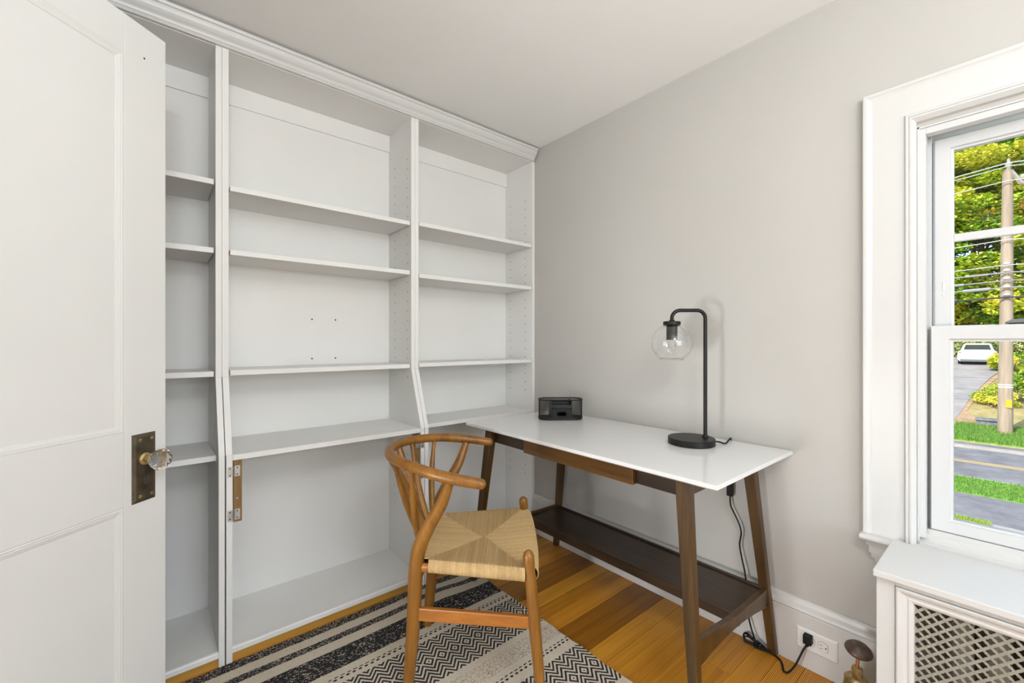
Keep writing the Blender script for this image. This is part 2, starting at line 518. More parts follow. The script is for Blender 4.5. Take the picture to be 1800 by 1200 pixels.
def unit(label, xl0, xl1, xr0, xr1, shelves, deck, deck_y, kick_y, holes_r=None, lslant=True, rslant=True, sl=(0, 0), sr=(0, 0), backdots=()):
    t = thing('bookcase', label, 'bookcase', ((xl0 + xr1) / 2, 2.0, 0))
    off = (-t.location.x, -t.location.y, 0)
    def part(name, bm, mat, **kw):
        bmesh.ops.translate(bm, verts=bm.verts[:], vec=off)
        return obj(name, bm, mat, t, **kw)
    part('side_panel', side_panel(xl0, xl1, lslant, *sl), [M['case'], M['hole']], bevel=0.0012)
    part('side_panel', side_panel(xr0, xr1, rslant, *sr, holes=holes_r), [M['case'], M['hole']], bevel=0.0012)
    bm = B((xl1 - 0.002, xr0 + 0.002, YK, 2.20, 0.0, 2.262))
    part('back_panel', bm, M['case'])
    for d_ in backdots: part('screw_hole', dots_back([d_], YK), M['hole'])
    # nailing rail across the top of the back
    part('top_rail', B((xl1, xr0, YK - 0.009, YK, 2.173, 2.2595)), M['case'], bevel=0.001)
    part('top_board', B((xl1, xr0, YU + 0.004, YK, 2.26, 2.28)), M['case'])
    for z in shelves:
        part('shelf', shelf_bm(xl1, xr0, z, YU + 0.004), M['case'], bevel=0.0012)
    part('shelf', shelf_bm(xl1, xr0, deck, deck_y, nick=0.0005), M['case'], bevel=0.0015)
    bm = B((xl1, xr0, kick_y + 0.006, YK, 0.036, 0.050))
    prism(bm, [(kick_y, 0.037), (kick_y, 0.052), (kick_y + 0.003, 0.0565), (kick_y + 0.010, 0.058), (kick_y + 0.014, 0.0505), (kick_y + 0.014, 0.037)], xl1, xr0, axis='x')
    part('base_shelf', bm, M['case'])
    part('kickboard', B((xl1, xr0, kick_y + 0.012, kick_y + 0.022, 0.0, 0.0365)), M['kick'])
    # keep children in world placement: strips are built afterwards with the same offset
    return t, off

z1 = [0.60 - 0.047 * k for k in range(7)]
hz = [2.065 - 0.047 * k for k in range(24) if 2.065 - 0.047 * k > 0.93]
mid_holes = [(y, z) for y in (1.968, 2.115) for z in hz + z1 if min(abs(z - s + 0.01) for s in (1.751, 1.507, 1.049)) > 0.018]
rz = [2.035 - 0.051 * k for k in range(24) if 2.035 - 0.051 * k > 0.86]
rz1 = [0.60 - 0.051 * k for k in range(6)]
right_holes = [(y, z) for y in (1.995, 2.14) for z in rz + rz1 if min(abs(z - s + 0.01) for s in (1.757, 1.498, 1.0535)) > 0.018]
left_holes = [(y, z) for y in (1.968, 2.115) for z in (2.17,)]

unit('white built-in bookcase section on the left, shadowed and half hidden behind the open door',
     -0.575, -0.555, 0.179, 0.1985, (1.763, 1.508, 1.048), 0.743, 1.895, YL, sr=(0, 0.001), lslant=False)
tm, off = unit('white built-in bookcase section in the middle with four screw holes in its back panel',
     0.199, 0.2205, 0.9725, 0.992, (1.751, 1.5085, 1.050), 0.7495, YL + 0.001, YL, holes_r=mid_holes, sl=(0.0025, 0), sr=(0, 0.001),
     backdots=[(0.585, 1.267), (0.694, 1.267), (0.585, 1.079), (0.694, 1.079)])
unit('white built-in bookcase section on the right, against the grey wall behind the desk',
     0.9925, 1.0127, 1.780, 1.7985, (1.757, 1.498, 1.0535), 0.7455, 1.926, YU, holes_r=right_holes, rslant=False, sl=(0.001, 0))
# hinge strips and cleat left from removed doors: parts of the middle section
for args in ((0.2205, 1, 0.735, 0.505), (0.9725, -1, 0.722, 0.505)):
    hinge_strip(tm, *args)
for o in [c for c in tm.children if c.name.startswith('hinge_strip')]:
    o.location = Vector(off)
obj('cleat', B((0.958, 0.972, 1.865, 2.10, 0.712, 0.7285)), M['strip'], tm, loc=Vector(off))

# crown moulding across the three sections
prof = [(1.932, 2.262), (1.920, 2.262), (1.9175, 2.266), (1.9195, 2.270), (1.915, 2.274), (1.913, 2.280), (1.910, 2.284), (1.903, 2.290), (1.897, 2.298),
        (1.8935, 2.306), (1.892, 2.312), (1.886, 2.315), (1.8835, 2.321), (1.8845, 2.326), (1.932, 2.326)]
bm = prism(bmesh.new(), prof, XL + 0.002, 1.786, axis='x')
struct('trim_1', bm, M['trim'])

# ================================================================== DOOR
DP = Vector((0.0282, 1.555, 0)); DD = Vector((0.7564, 0.6541, 0)).normalized()
drz = math.atan2(DD.y, DD.x)
# local frame: x from hinge (0) to latch (0.76); y positive = away from the camera
DW = 0.76
hinge = DP - DD * DW
door = empty('door_1', (hinge.x, hinge.y, 0), drz)
door['kind'] = 'structure'
def dloc(s): return DW + s           # s measured back from the latch edge (negative)
z0d, ztd = 0.016, 2.001
st = 0.112
bm = bmesh.new()
th = 0.036
xo0, xo1 = st, dloc(-st)
rails = [(z0d, 0.25), (0.731, 0.924), (1.899, ztd)]
box(bm, 0, st, 0, th, z0d, ztd); box(bm, dloc(-st), DW, 0, th, z0d, ztd)
for a, b in rails: box(bm, xo0, xo1, 0, th, a, b)
obj('door_frame', bm, M['white'], door, bevel=0.0015)
for k, (a, b) in enumerate(((0.25, 0.731), (0.924, 1.899))):
    bm = B((xo0 + 0.002, xo1 - 0.002, 0.0045, th - 0.0045, a + 0.002, b - 0.002))
    p = obj('door_panel', bm, M['white'], door)
    # moulding mitred round the panel, slightly raised; two thin reeds
    bm = bmesh.new()
    sec = [(0.0, 0.0045), (0.0, 0.0004), (0.004, -0.0004), (0.0065, 0.0008), (0.0085, 0.0004), (0.0115, 0.0014), (0.014, 0.0022), (0.0165, 0.0028), (0.018, 0.0046)]
    loops = []
    for (dx, dy) in sec:
        loops.append([bm.verts.new(q) for q in ((xo0 + dx, dy, a + dx), (xo1 - dx, dy, a + dx), (xo1 - dx, dy, b - dx), (xo0 + dx, dy, b - dx))])
    for i in range(len(sec) - 1):
        for j in range(4):
            bm.faces.new((loops[i][j], loops[i][(j + 1) % 4], loops[i + 1][(j + 1) % 4], loops[i + 1][j]))
    obj('moulding', bm, M['white'], p)
# nail hole and small marks near the top corner
bm = bmesh.new()
for (x, z, r) in ((dloc(-0.060), 1.917, 0.0028),):
    c = [bm.verts.new((x + r * math.cos(a), -0.0004, z + r * math.sin(a))) for a in [2 * PI * k / 8 for k in range(8)]]
    bm.faces.new(c)
obj('nail_hole', bm, M['hole'], door)
# lock plate with bevelled border
bm = bmesh.new()
px0, px1, pz0, pz1 = dloc(-0.093), dloc(-0.031), 0.7315, 0.9125
lo = []
for ins, y in ((0, 0), (0, -0.0012), (0.0085, -0.0045), (0.0095, -0.0045)):
    lo.append([bm.verts.new(q) for q in ((px0 + ins, y, pz0 + ins), (px1 - ins, y, pz0 + ins), (px1 - ins, y, pz1 - ins), (px0 + ins, y, pz1 - ins))])
for i in range(3):
    for j in range(4): bm.faces.new((lo[i][j], lo[i][(j + 1) % 4], lo[i + 1][(j + 1) % 4], lo[i + 1][j]))
bm.faces.new(lo[-1])
pl = obj('lock_plate', bm, M['brass_old'], door)
for (x, z) in ((px0 + 0.0185, pz0 + 0.016), (px1 - 0.0125, pz0 + 0.016), (px0 + 0.0185, pz1 - 0.016), (px1 - 0.0125, pz1 - 0.016)):
    bm = lathe(bmesh.new(), [(0.0042, 0), (0.0036, 0.0014), (0.0012, 0.0018)], seg=12, mat=Matrix.Translation((x, -0.0045, z)) @ Matrix.Rotation(PI / 2, 4, 'X'))
    box(bm, x - 0.003, x + 0.003, -0.0066, -0.0062, z - 0.0005, z + 0.0005, 1)
    obj('screw', bm, [M['brass'], M['hole']], pl, smooth=True)
# keyhole
bm = bmesh.new()
kx, kz = (px0 + px1) / 2 + 0.003, 0.787
c = [(kx + 0.0045 * math.sin(a), kz + 0.006 + 0.0045 * math.cos(a)) for a in [(-2.5 + 5.0 * k / 12) for k in range(13)]]
c += [(kx + 0.0030, kz - 0.010), (kx - 0.0030, kz - 0.010)]
bm.faces.new([bm.verts.new((x, -0.0049, z)) for x, z in c])
tube(bm, [(x, -0.0048, z) for x, z in c + c[:1]], 0.0009, seg=6, mi=1)
obj('keyhole', bm, [M['hole'], M['brass_old']], pl)
# glass knob: brass rose and shank, faceted crystal
kn = Matrix.Translation((dloc(-0.062), -0.0045, 0.845)) @ Matrix.Rotation(PI / 2, 4, 'X')
hb = obj('door_handle', lathe(bmesh.new(), [(0.016, 0), (0.016, 0.003), (0.011, 0.006), (0.0095, 0.014), (0.0105, 0.020), (0.016, 0.024), (0.0185, 0.028), (0.0185, 0.032), (0.0175, 0.034)], seg=24, mat=kn), M['brass'], door, smooth=True)
bm = bmesh.new()
kprof = [(0.017, 0.0345), (0.0225, 0.038), (0.0275, 0.044), (0.0285, 0.051), (0.0262, 0.058), (0.020, 0.0635), (0.016, 0.0650)]
rings = []
for j, (r, z) in enumerate(kprof):
    rings.append([bm.verts.new(kn @ Vector((r * math.cos(2 * PI * (k + 0.5 * (j % 2)) / 12), r * math.sin(2 * PI * (k + 0.5 * (j % 2)) / 12), z))) for k in range(12)])
for j in range(len(kprof) - 1):
    for k in range(12):
        a, b_, c_, d_ = rings[j][k], rings[j][(k + 1) % 12], rings[j + 1][(k + 1) % 12], rings[j + 1][k]
        if j % 2 == 0: bm.faces.new((a, b_, d_)); bm.faces.new((b_, c_, d_))
        else: bm.faces.new((a, b_, c_)); bm.faces.new((a, c_, d_))
bm.faces.new(rings[0][::-1]); bm.faces.new(rings[-1])
obj('knob', bm, M['crystal'], hb)
# star plate seen through the crystal
bm = bmesh.new()
st_pts = [kn @ Vector(((0.014 if k % 2 else 0.006) * math.cos(2 * PI * k / 16), (0.014 if k % 2 else 0.006) * math.sin(2 * PI * k / 16), 0.0352)) for k in range(16)]
bm.faces.new([bm.verts.new(p) for p in st_pts])
obj('star_plate', bm, M['steel'], hb)
# hinge pins on the unseen edge
for z in (0.25, 1.0, 1.75):
    obj('hinge', T([(-0.006, 0.004, z - 0.045), (-0.006, 0.004, z + 0.045)], 0.006, seg=8), M['brass_old'], door)
# casing of the doorway the door hangs in
bm = B((XL, XL + 0.02, 0.14, 0.26, 0, 2.14), (XL, XL + 0.02, 1.07, 1.10, 0, 2.14), (XL, XL + 0.02, 0.26, 1.07, 2.02, 2.14))
struct('trim_2', bm, M['trim'])

# ================================================================== WINDOW
win = empty('window_1', (XW, 0, 0)); win['kind'] = 'structure'
def wpart(name, bm, mat, parent=None, **kw):
    bmesh.ops.translate(bm, verts=bm.verts[:], vec=(-XW, 0, 0))
    return obj(name, bm, mat, parent or win, **kw)
def frame_loop(bm, sec, y0, y1, z0, z1, bottom=True, mi=0):
    """sec: list of (inset, x); mitred frame around the rectangle; without bottom it is an open U"""
    L = []
    for ins, x in sec:
        if bottom: q = [(x, y1 - ins, z0 + ins), (x, y1 - ins, z1 - ins), (x, y0 + ins, z1 - ins), (x, y0 + ins, z0 + ins)]
        else: q = [(x, y1 - ins, z0), (x, y1 - ins, z1 - ins), (x, y0 + ins, z1 - ins), (x, y0 + ins, z0)]
        L.append([bm.verts.new(p) for p in q])
    for i in range(len(sec) - 1):
        for j in range(4 if bottom else 3):
            bm.faces.new((L[i][j], L[i][(j + 1) % 4], L[i + 1][(j + 1) % 4], L[i + 1][j])).material_index = mi
    return bm
CO0, CO1 = -0.72, 0.338
# casing: back band, flat, inner bead
sec = [(0.0, 1.80), (0.0, 1.774), (0.002, 1.772), (0.010, 1.772), (0.014, 1.775), (0.018, 1.777), (0.024, 1.7785), (0.100, 1.7785), (0.1025, 1.774), (0.105, 1.771),
       (0.109, 1.771), (0.1115, 1.7745), (0.113, 1.772), (0.117, 1.7715), (0.1205, 1.776), (0.124, 1.781), (0.1268, 1.785), (0.1268, 1.86)]
bm = frame_loop(bmesh.new(), sec, CO0, CO1, 0.5405, 1.954, bottom=False)
wpart('casing', bm, M['trim'])
# jamb lining and stops
bm = B((1.80, 1.99, WY1 - 0.006, WY1, 0.535, 1.815), (1.80, 1.99, WY0, WY0 + 0.006, 0.535, 1.815), (1.80, 1.99, WY0, WY1, 1.809, 1.815))
bm2 = bm
for (a, b, c, d) in ((0.192, 0.206, 0.56, 1.8085),):
    box(bm, 1.803, 1.835, a, b, c, d); box(bm, 1.872, 1.99, a - 0.006, b, c, d)
box(bm, 1.803, 1.835, WY0 + 0.005, WY0 + 0.019, 0.56, 1.8085); box(bm, 1.803, 1.835, WY0 + 0.02, 0.192, 1.789, 1.8085)
wpart('jamb', bm, M['vinyl'], bevel=0.0012)
# sloping vinyl sill under the lower sash
bm = bmesh.new()
prism(bm, [(1.79, 0.536), (1.79, 0.5465), (1.812, 0.549), (1.828, 0.556), (1.838, 0.562), (1.838, 0.580), (2.0, 0.570), (2.0, 0.536)], WY0, WY1 - 0.006, axis='y')
wpart('sill', bm, M['trim'], bevel=0.001)
# lower sash (inner plane) and upper sash (outer plane)
def sash(name, xf, y0, y1, z0, z1, wst, wb, wt, depth):
    bm = bmesh.new()
    L = []
    for ins, x in ((0, xf + depth), (0, xf + 0.003), (0.003, xf), (0.82, xf + 0.001), (0.88, xf + 0.009), (1.0, xf + 0.010), (1.0, xf + depth)):
        f = ins if ins in (0, 0.003) else None
        iy = ins if f is not None else wst * ins
        ib = ins if f is not None else wb * ins
        it = ins if f is not None else wt * ins
        L.append([bm.verts.new(p) for p in ((x, y1 - iy, z0 + ib), (x, y1 - iy, z1 - it), (x, y0 + iy, z1 - it), (x, y0 + iy, z0 + ib))])
    for i in range(len(L)):
        for j in range(4): bm.faces.new((L[i][j], L[i][(j + 1) % 4], L[(i + 1) % len(L)][(j + 1) % 4], L[(i + 1) % len(L)][j]))
    s = wpart(name, bm, M['vinyl'])
    g = B((xf + depth * 0.55, xf + depth * 0.55 + 0.003, y0 + wst - 0.004, y1 - wst + 0.004, z0 + wb - 0.004, z1 - wt + 0.004))
    wpart('glass', g, M['pane'], s)
    return s
lo_s = sash('sash', 1.840, WY0 + 0.026, 0.186, 0.581, 1.206, 0.049, 0.040, 0.048, 0.032)
up_s = sash('sash', 1.878, WY0 + 0.022, 0.182, 1.168, 1.788, 0.0435, 0.040, 0.041, 0.030)
wpart('muntin', B((1.886, 1.902, WY0 + 0.066, 0.140, 1.4645, 1.4885)), M['vinyl'], up_s, bevel=0.003)
# tilt latch mark on the upper sash stile
wpart('tilt_latch', B((1.8765, 1.8785, 0.158, 0.162, 1.315, 1.345), (1.8765, 1.8785, 0.158, 0.162, 1.300, 1.305)), M['plate'], up_s, bevel=0.0005)
# stool and apron
bm = bmesh.new()
prism(bm, [(1.80, 0.5215), (1.752, 0.5215), (1.746, 0.525), (1.744, 0.531), (1.746, 0.537), (1.752, 0.5405), (1.80, 0.5405)], CO0 - 0.004, 0.3425, axis='y')
wpart('window_stool', bm, M['trim'], bevel=0.002)
bm = bmesh.new()
for (z1a, z0a, dx, ye) in ((0.5215, 0.503, 0.034, 0.3290), (0.503, 0.478, 0.028, 0.3225), (0.478, 0.462, 0.023, 0.3170), (0.462, 0.447, 0.016, 0.3090)):
    prism(bm, [(1.80, z0a), (1.80 - dx + 0.004, z0a), (1.80 - dx, z1a - 0.003), (1.80 - dx - 0.001, z1a), (1.80, z1a)], CO0 + 0.02, ye, axis='y')
wpart('apron', bm, M['trim'], bevel=0.001)
# metal lock plates etc. are outside the frame
# ================================================================== RUG
def build_rug():
    RX0, RX1, RY0, RY1 = -0.22, 1.243, 0.157, 1.828
    bm = bmesh.new()
    nx, ny = 90, 100
    def zf(x, y):
        # a soft ripple near the far right corner
        d = math.exp(-(((x - 0.98) / 0.10) ** 2 + ((y - 1.72) / 0.08) ** 2))
        return 0.0055 + 0.006 * d
    top = [[None] * (ny + 1) for _ in range(nx + 1)]
    for i in range(nx + 1):
        for j in range(ny + 1):
            x = RX0 + (RX1 - RX0) * i / nx; y = RY0 + (RY1 - RY0) * j / ny
            ex = 0.0022 * math.sin(y * 31) + 0.0012 * math.sin(y * 83) if i == nx else 0
            ey = 0.0015 * math.sin(x * 37) if j == ny else 0
            top[i][j] = bm.verts.new((x + ex, y + ey, zf(x, y)))
    for i in range(nx):
        for j in range(ny):
            bm.faces.new((top[i][j], top[i + 1][j], top[i + 1][j + 1], top[i][j + 1]))
    ed = [top[i][0] for i in range(nx + 1)] + [top[nx][j] for j in range(1, ny + 1)] + [top[i][ny] for i in range(nx - 1, -1, -1)] + [top[0][j] for j in range(ny - 1, 0, -1)]
    low = [bm.verts.new((v.co.x, v.co.y, 0.0005)) for v in ed]
    n = len(ed)
    for k in range(n): bm.faces.new((ed[k], low[k], low[(k + 1) % n], ed[(k + 1) % n]))
    bm.faces.new(low[::-1])
    m, nt, b = new_mat('woven_rug')
    o = coords(nt)
    x, y, z = sep(nt, o)
    wv = noise(nt, mapping(nt, o, (3.0, 3.0, 3.0)), 1.0, 2) - 0.5
    wob = noise(nt, mapping(nt, o, (14, 14, 14)), 1.0, 2) - 0.5
    fine = noise(nt, mapping(nt, o, (330, 330, 330)), 1.0, 1) - 0.5
    # local pull of the weave at the ripple
    dx = x - 0.98; dy = y - 1.73
    g = (dx * dx * 70.0 + dy * dy * 130.0)
    pull = (1.0 / (1.0 + g * g)) * 0.018
    v0 = 1.828 - y + wv * 0.010 + wob * 0.004 + pull
    v0 = v0.min(1.673 - v0)
    v = v0 + fine * 0.004
    # flecks inside the dark bands (stretched along the weave)
    f1 = noise(nt, mapping(nt, o, (210, 340, 100), (0, 0, 0.5)), 1.0, 2, 0.6)
    f2 = noise(nt, mapping(nt, o, (120, 250, 100), (0, 0, 0.9)), 1.0, 2, 0.6)
    d1 = f1.lt(0.585)
    d2 = f2.lt(0.61)
    dark = v.between(-1, 0.044) * d1
    dark = dark.max(v.between(0.088, 0.121) * d1)
    dark = dark.max(v.between(0.170, 0.276) * d2)
    # little chains: two rows of dashes and dots
    def chain(vc, per, row2):
        ph = (x / per).fract() - 0.5
        a = ph.abs().lt(0.31) * (v - vc).abs().lt(0.0022)
        ph2 = ((x / per) + 0.35).fract() - 0.5
        bq = (ph2 * ph2 * (per * per) / (0.0065 ** 2) + (v - row2) * (v - row2) / (0.0042 ** 2)).lt(1.0)
        return a.max(bq)
    dark = dark.max(chain(0.3125, 0.0215, 0.3235))
    dark = dark.max(chain(0.681, 0.0215, 0.694))
    # nested diamonds / zigzags
    def zig(v0_, v1_, off):
        P = 0.0545
        vc = (v0_ + v1_) / 2
        xf = ((x + wob * 0.003) / P + off).fract() - 0.5
        s = xf.abs() * (P * 1.12) + (v0 - vc).abs() + fine * 0.004
        st = (s / 0.0200 + 0.27).fract().lt(0.50)
        tri_edge = (v0 - vc).abs().lt((v1_ - v0_) / 2 - 0.002)
        return st * tri_edge
    dark = dark.max(zig(0.345, 0.552, 0.48))
    dark = dark.max(zig(0.732, 0.942, 0.20))
    # crackle band: shallow crinkled lines
    vo = nt.nodes.new('ShaderNodeTexVoronoi'); vo.feature = 'DISTANCE_TO_EDGE'; vo.inputs['Scale'].default_value = 1
    nt.links.new(mapping(nt, o, (62, 82, 60)), vo.inputs['Vector'])
    crack = X(nt, vo.outputs[0]).lt(0.055) * v0.between(0.578, 0.652) * f1.gt(0.42)
    weave = noise(nt, mapping(nt, o, (420, 620, 100)), 1.0, 1)
    cream = ramp(nt, weave, [(0.3, (0.50, 0.425, 0.325)), (0.7, (0.70, 0.625, 0.51))])
    blk = ramp(nt, weave, [(0.3, (0.012, 0.011, 0.012)), (0.7, (0.05, 0.047, 0.05))])
    c = mix(nt, crack * 0.62, cream, (0.10, 0.08, 0.06))
    c = mix(nt, dark, c, blk)
    nt.links.new(c, b.inputs['Base Color'])
    b.inputs['Roughness'].default_value = 0.95
    b.inputs['Specular IOR Level'].default_value = 0.1
    bump(nt, b, weave * 0.6 + f1 * 0.6, 0.6, 0.002)
    r = obj('rug', bm, m, smooth=True)
    tag(r, 'flat woven cream and black rug with stripes and zigzag diamonds under the chair', 'rug')
build_rug()

# ================================================================== CHAIR
chair = thing('wishbone_chair', 'honey brown wooden armchair with a woven paper cord seat standing on the rug', 'chair', (0.7508, 1.4319, 0.0065), -0.69)
ZO = -0.0065      # measured heights are above the floor, the chair stands on the rug
def Cz(p): return (p[0], p[1], p[2] + ZO) + tuple(p[3:])
bow = [(0.247, -0.277, 0.725, 0.0165), (0.17, -0.270, 0.737, 0.0175), (0.10, -0.253, 0.748, 0.0178), (0.040, -0.222, 0.757, 0.0172), (-0.024, -0.170, 0.763, 0.0168),
       (-0.078, -0.098, 0.766, 0.0162), (-0.099, 0.0, 0.767, 0.0162)]
bow = bow + [(a, -b, c, r) for a, b, c, r in bow[-2::-1]]
obj('armrest', T([Cz(p) for p in catmull(bow, 8)], seg=18, round_ends=True), M['chair'], chair, smooth=True)
for s in (-1, 1):
    pts = [(0.0, 0.170, 0.0065, 0.0165), (0.012, 0.171, 0.14, 0.0205), (0.021, 0.172, 0.272, 0.0225), (0.027, 0.174, 0.40, 0.0235), (0.040, 0.180, 0.485, 0.0235),
           (0.078, 0.199, 0.570, 0.0215), (0.122, 0.223, 0.650, 0.0185), (0.150, 0.249, 0.728, 0.0135)]
    obj('leg', T([Cz((a, b * s, c, r)) for a, b, c, r in catmull(pts, 7)], seg=18), M['chair'], chair, smooth=True)
    # front leg: turned taper with a round top above the seat
    f0, f1 = Vector((0.394, 0.235 * s, 0.4855)), Vector((0.437, 0.278 * s, 0.0065))
    fp = []
    for t, r in ((0.0, 0.0180), (0.035, 0.0182), (0.065, 0.0168), (0.12, 0.0176), (0.25, 0.0186), (0.45, 0.0190), (0.7, 0.0168), (1.0, 0.0135)):
        p = f0.lerp(f1, t); fp.append((p.x, p.y, p.z + ZO, r))
    bm = T(fp, seg=18, round_ends=True)
    # flatten foot: keep dome only at the top
    for v in bm.verts:
        if v.co.z < 0.0: v.co.z = 0.0
    obj('leg', bm, M['chair'], chair, smooth=True)
    # side stretcher: flat board
    a = Vector((0.028, 0.173 * s, 0.268 + ZO)); c = Vector((0.408, 0.251 * s, 0.288 + ZO))
    bm = bmesh.new(); d = (c - a).normalized(); n = Vector((0, 0, 1)).cross(d).normalized(); u = d.cross(n)
    vs = []
    for p, hh in ((a, 0.0215), (c, 0.0195)):
        vs.append([bm.verts.new(p + n * (0.0085 * q) + u * (hh * w_)) for q, w_ in ((-1, -1), (1, -1), (1, 1), (-1, 1))])
    bm.faces.new(vs[0][::-1]); bm.faces.new(vs[1])
    for k in range(4): bm.faces.new((vs[0][k], vs[0][(k + 1) % 4], vs[1][(k + 1) % 4], vs[1][k]))
    obj('stretcher', bm, M['chairx'], chair, bevel=0.004)
    # seat rail on the side, its rear end bare
    obj('seat_rail', T([Cz((0.03, 0.176 * s, 0.421)), Cz((0.40, 0.238 * s, 0.431))], 0.0130, seg=14, sect=(0.72, 1.15), up=(0, 0, 1)), M['chairx'], chair, smooth=True)
obj('stretcher', T([Cz((0.021, -0.172, 0.335)), Cz((0.021, 0.0, 0.338)), Cz((0.021, 0.172, 0.335))], 0.0125, seg=14, sect=(0.7, 1.3), up=(0, 0, 1)), M['chair'], chair, smooth=True)
obj('stretcher', T([Cz((0.408, -0.249, 0.33)), Cz((0.408, 0.249, 0.33))], 0.0125, seg=14, sect=(0.7, 1.3), up=(0, 0, 1)), M['chair'], chair, smooth=True)
obj('seat_rail', T([Cz((0.032, -0.174, 0.430)), Cz((0.034, 0, 0.434)), Cz((0.032, 0.174, 0.430))], 0.0155, seg=14, sect=(0.72, 1.2), up=(0, 0, 1)), M['chair'], chair, smooth=True)
obj('seat_rail', T([Cz((0.398, -0.235, 0.430)), Cz((0.406, 0, 0.428)), Cz((0.398, 0.235, 0.430))], 0.0120, seg=14, sect=(0.72, 1.2), up=(0, 0, 1)), M['chair'], chair, smooth=True)
# back splat: Y shaped board, forked towards the arm rail
bm = bmesh.new()
def sx(z): t = (z - 0.432) / 0.325; return 0.036 + (-0.090 - 0.036) * t ** 1.12
ROW = []
for k in range(19):
    z = 0.432 + 0.326 * k / 18
    t = max(0.0, (z - 0.52) / 0.238)
    out_ = 0.0150 + 0.066 * t ** 1.25
    inn = max(0.0, (z - 0.585) / 0.173) ** 0.85 * 0.046
    ROW.append((z, out_, inn))
for s_ in (-1, 1):
    prev = None
    for z, o1, i1 in ROW:
        c = (o1 + i1) / 2; hw = (o1 - i1) / 2; th_ = 0.0100
        ring = [bm.verts.new((sx(z) + a_ * th_, s_ * (c + b_ * hw), z + ZO)) for a_, b_ in ((-1, -0.8), (-0.5, -1), (0.5, -1), (1, -0.8), (1, 0.7), (0.5, 1), (-0.5, 1), (-1, 0.7))]
        if prev:
            for q in range(8): bm.faces.new((prev[q], prev[(q + 1) % 8], ring[(q + 1) % 8], ring[q]))
        else: bm.faces.new(ring)
        prev = ring
    bm.faces.new(prev)
obj('back_splat', bm, M['chair'], chair, smooth=True)
for s in (-1, 1):
    for (xt, yt, zt, yb) in ((-0.055, 0.132, 0.757, 0.058), (0.022, 0.206, 0.752, 0.110)):
        a = Vector((0.036, yb * s, 0.432)); c = Vector((xt, yt * s, zt))
        pts = []
        for t in [k / 8 for k in range(9)]:
            p = a.lerp(c, t); pts.append((p.x - 0.010 * math.sin(PI * t), p.y, p.z + ZO, 0.0078 + 0.0042 * math.sin(PI * min(1, t * 1.1 + 0.05)) ** 0.7 if 0 < t < 1 else 0.0080))
        obj('spindle', T(pts, seg=12), M['chair'], chair, smooth=True)
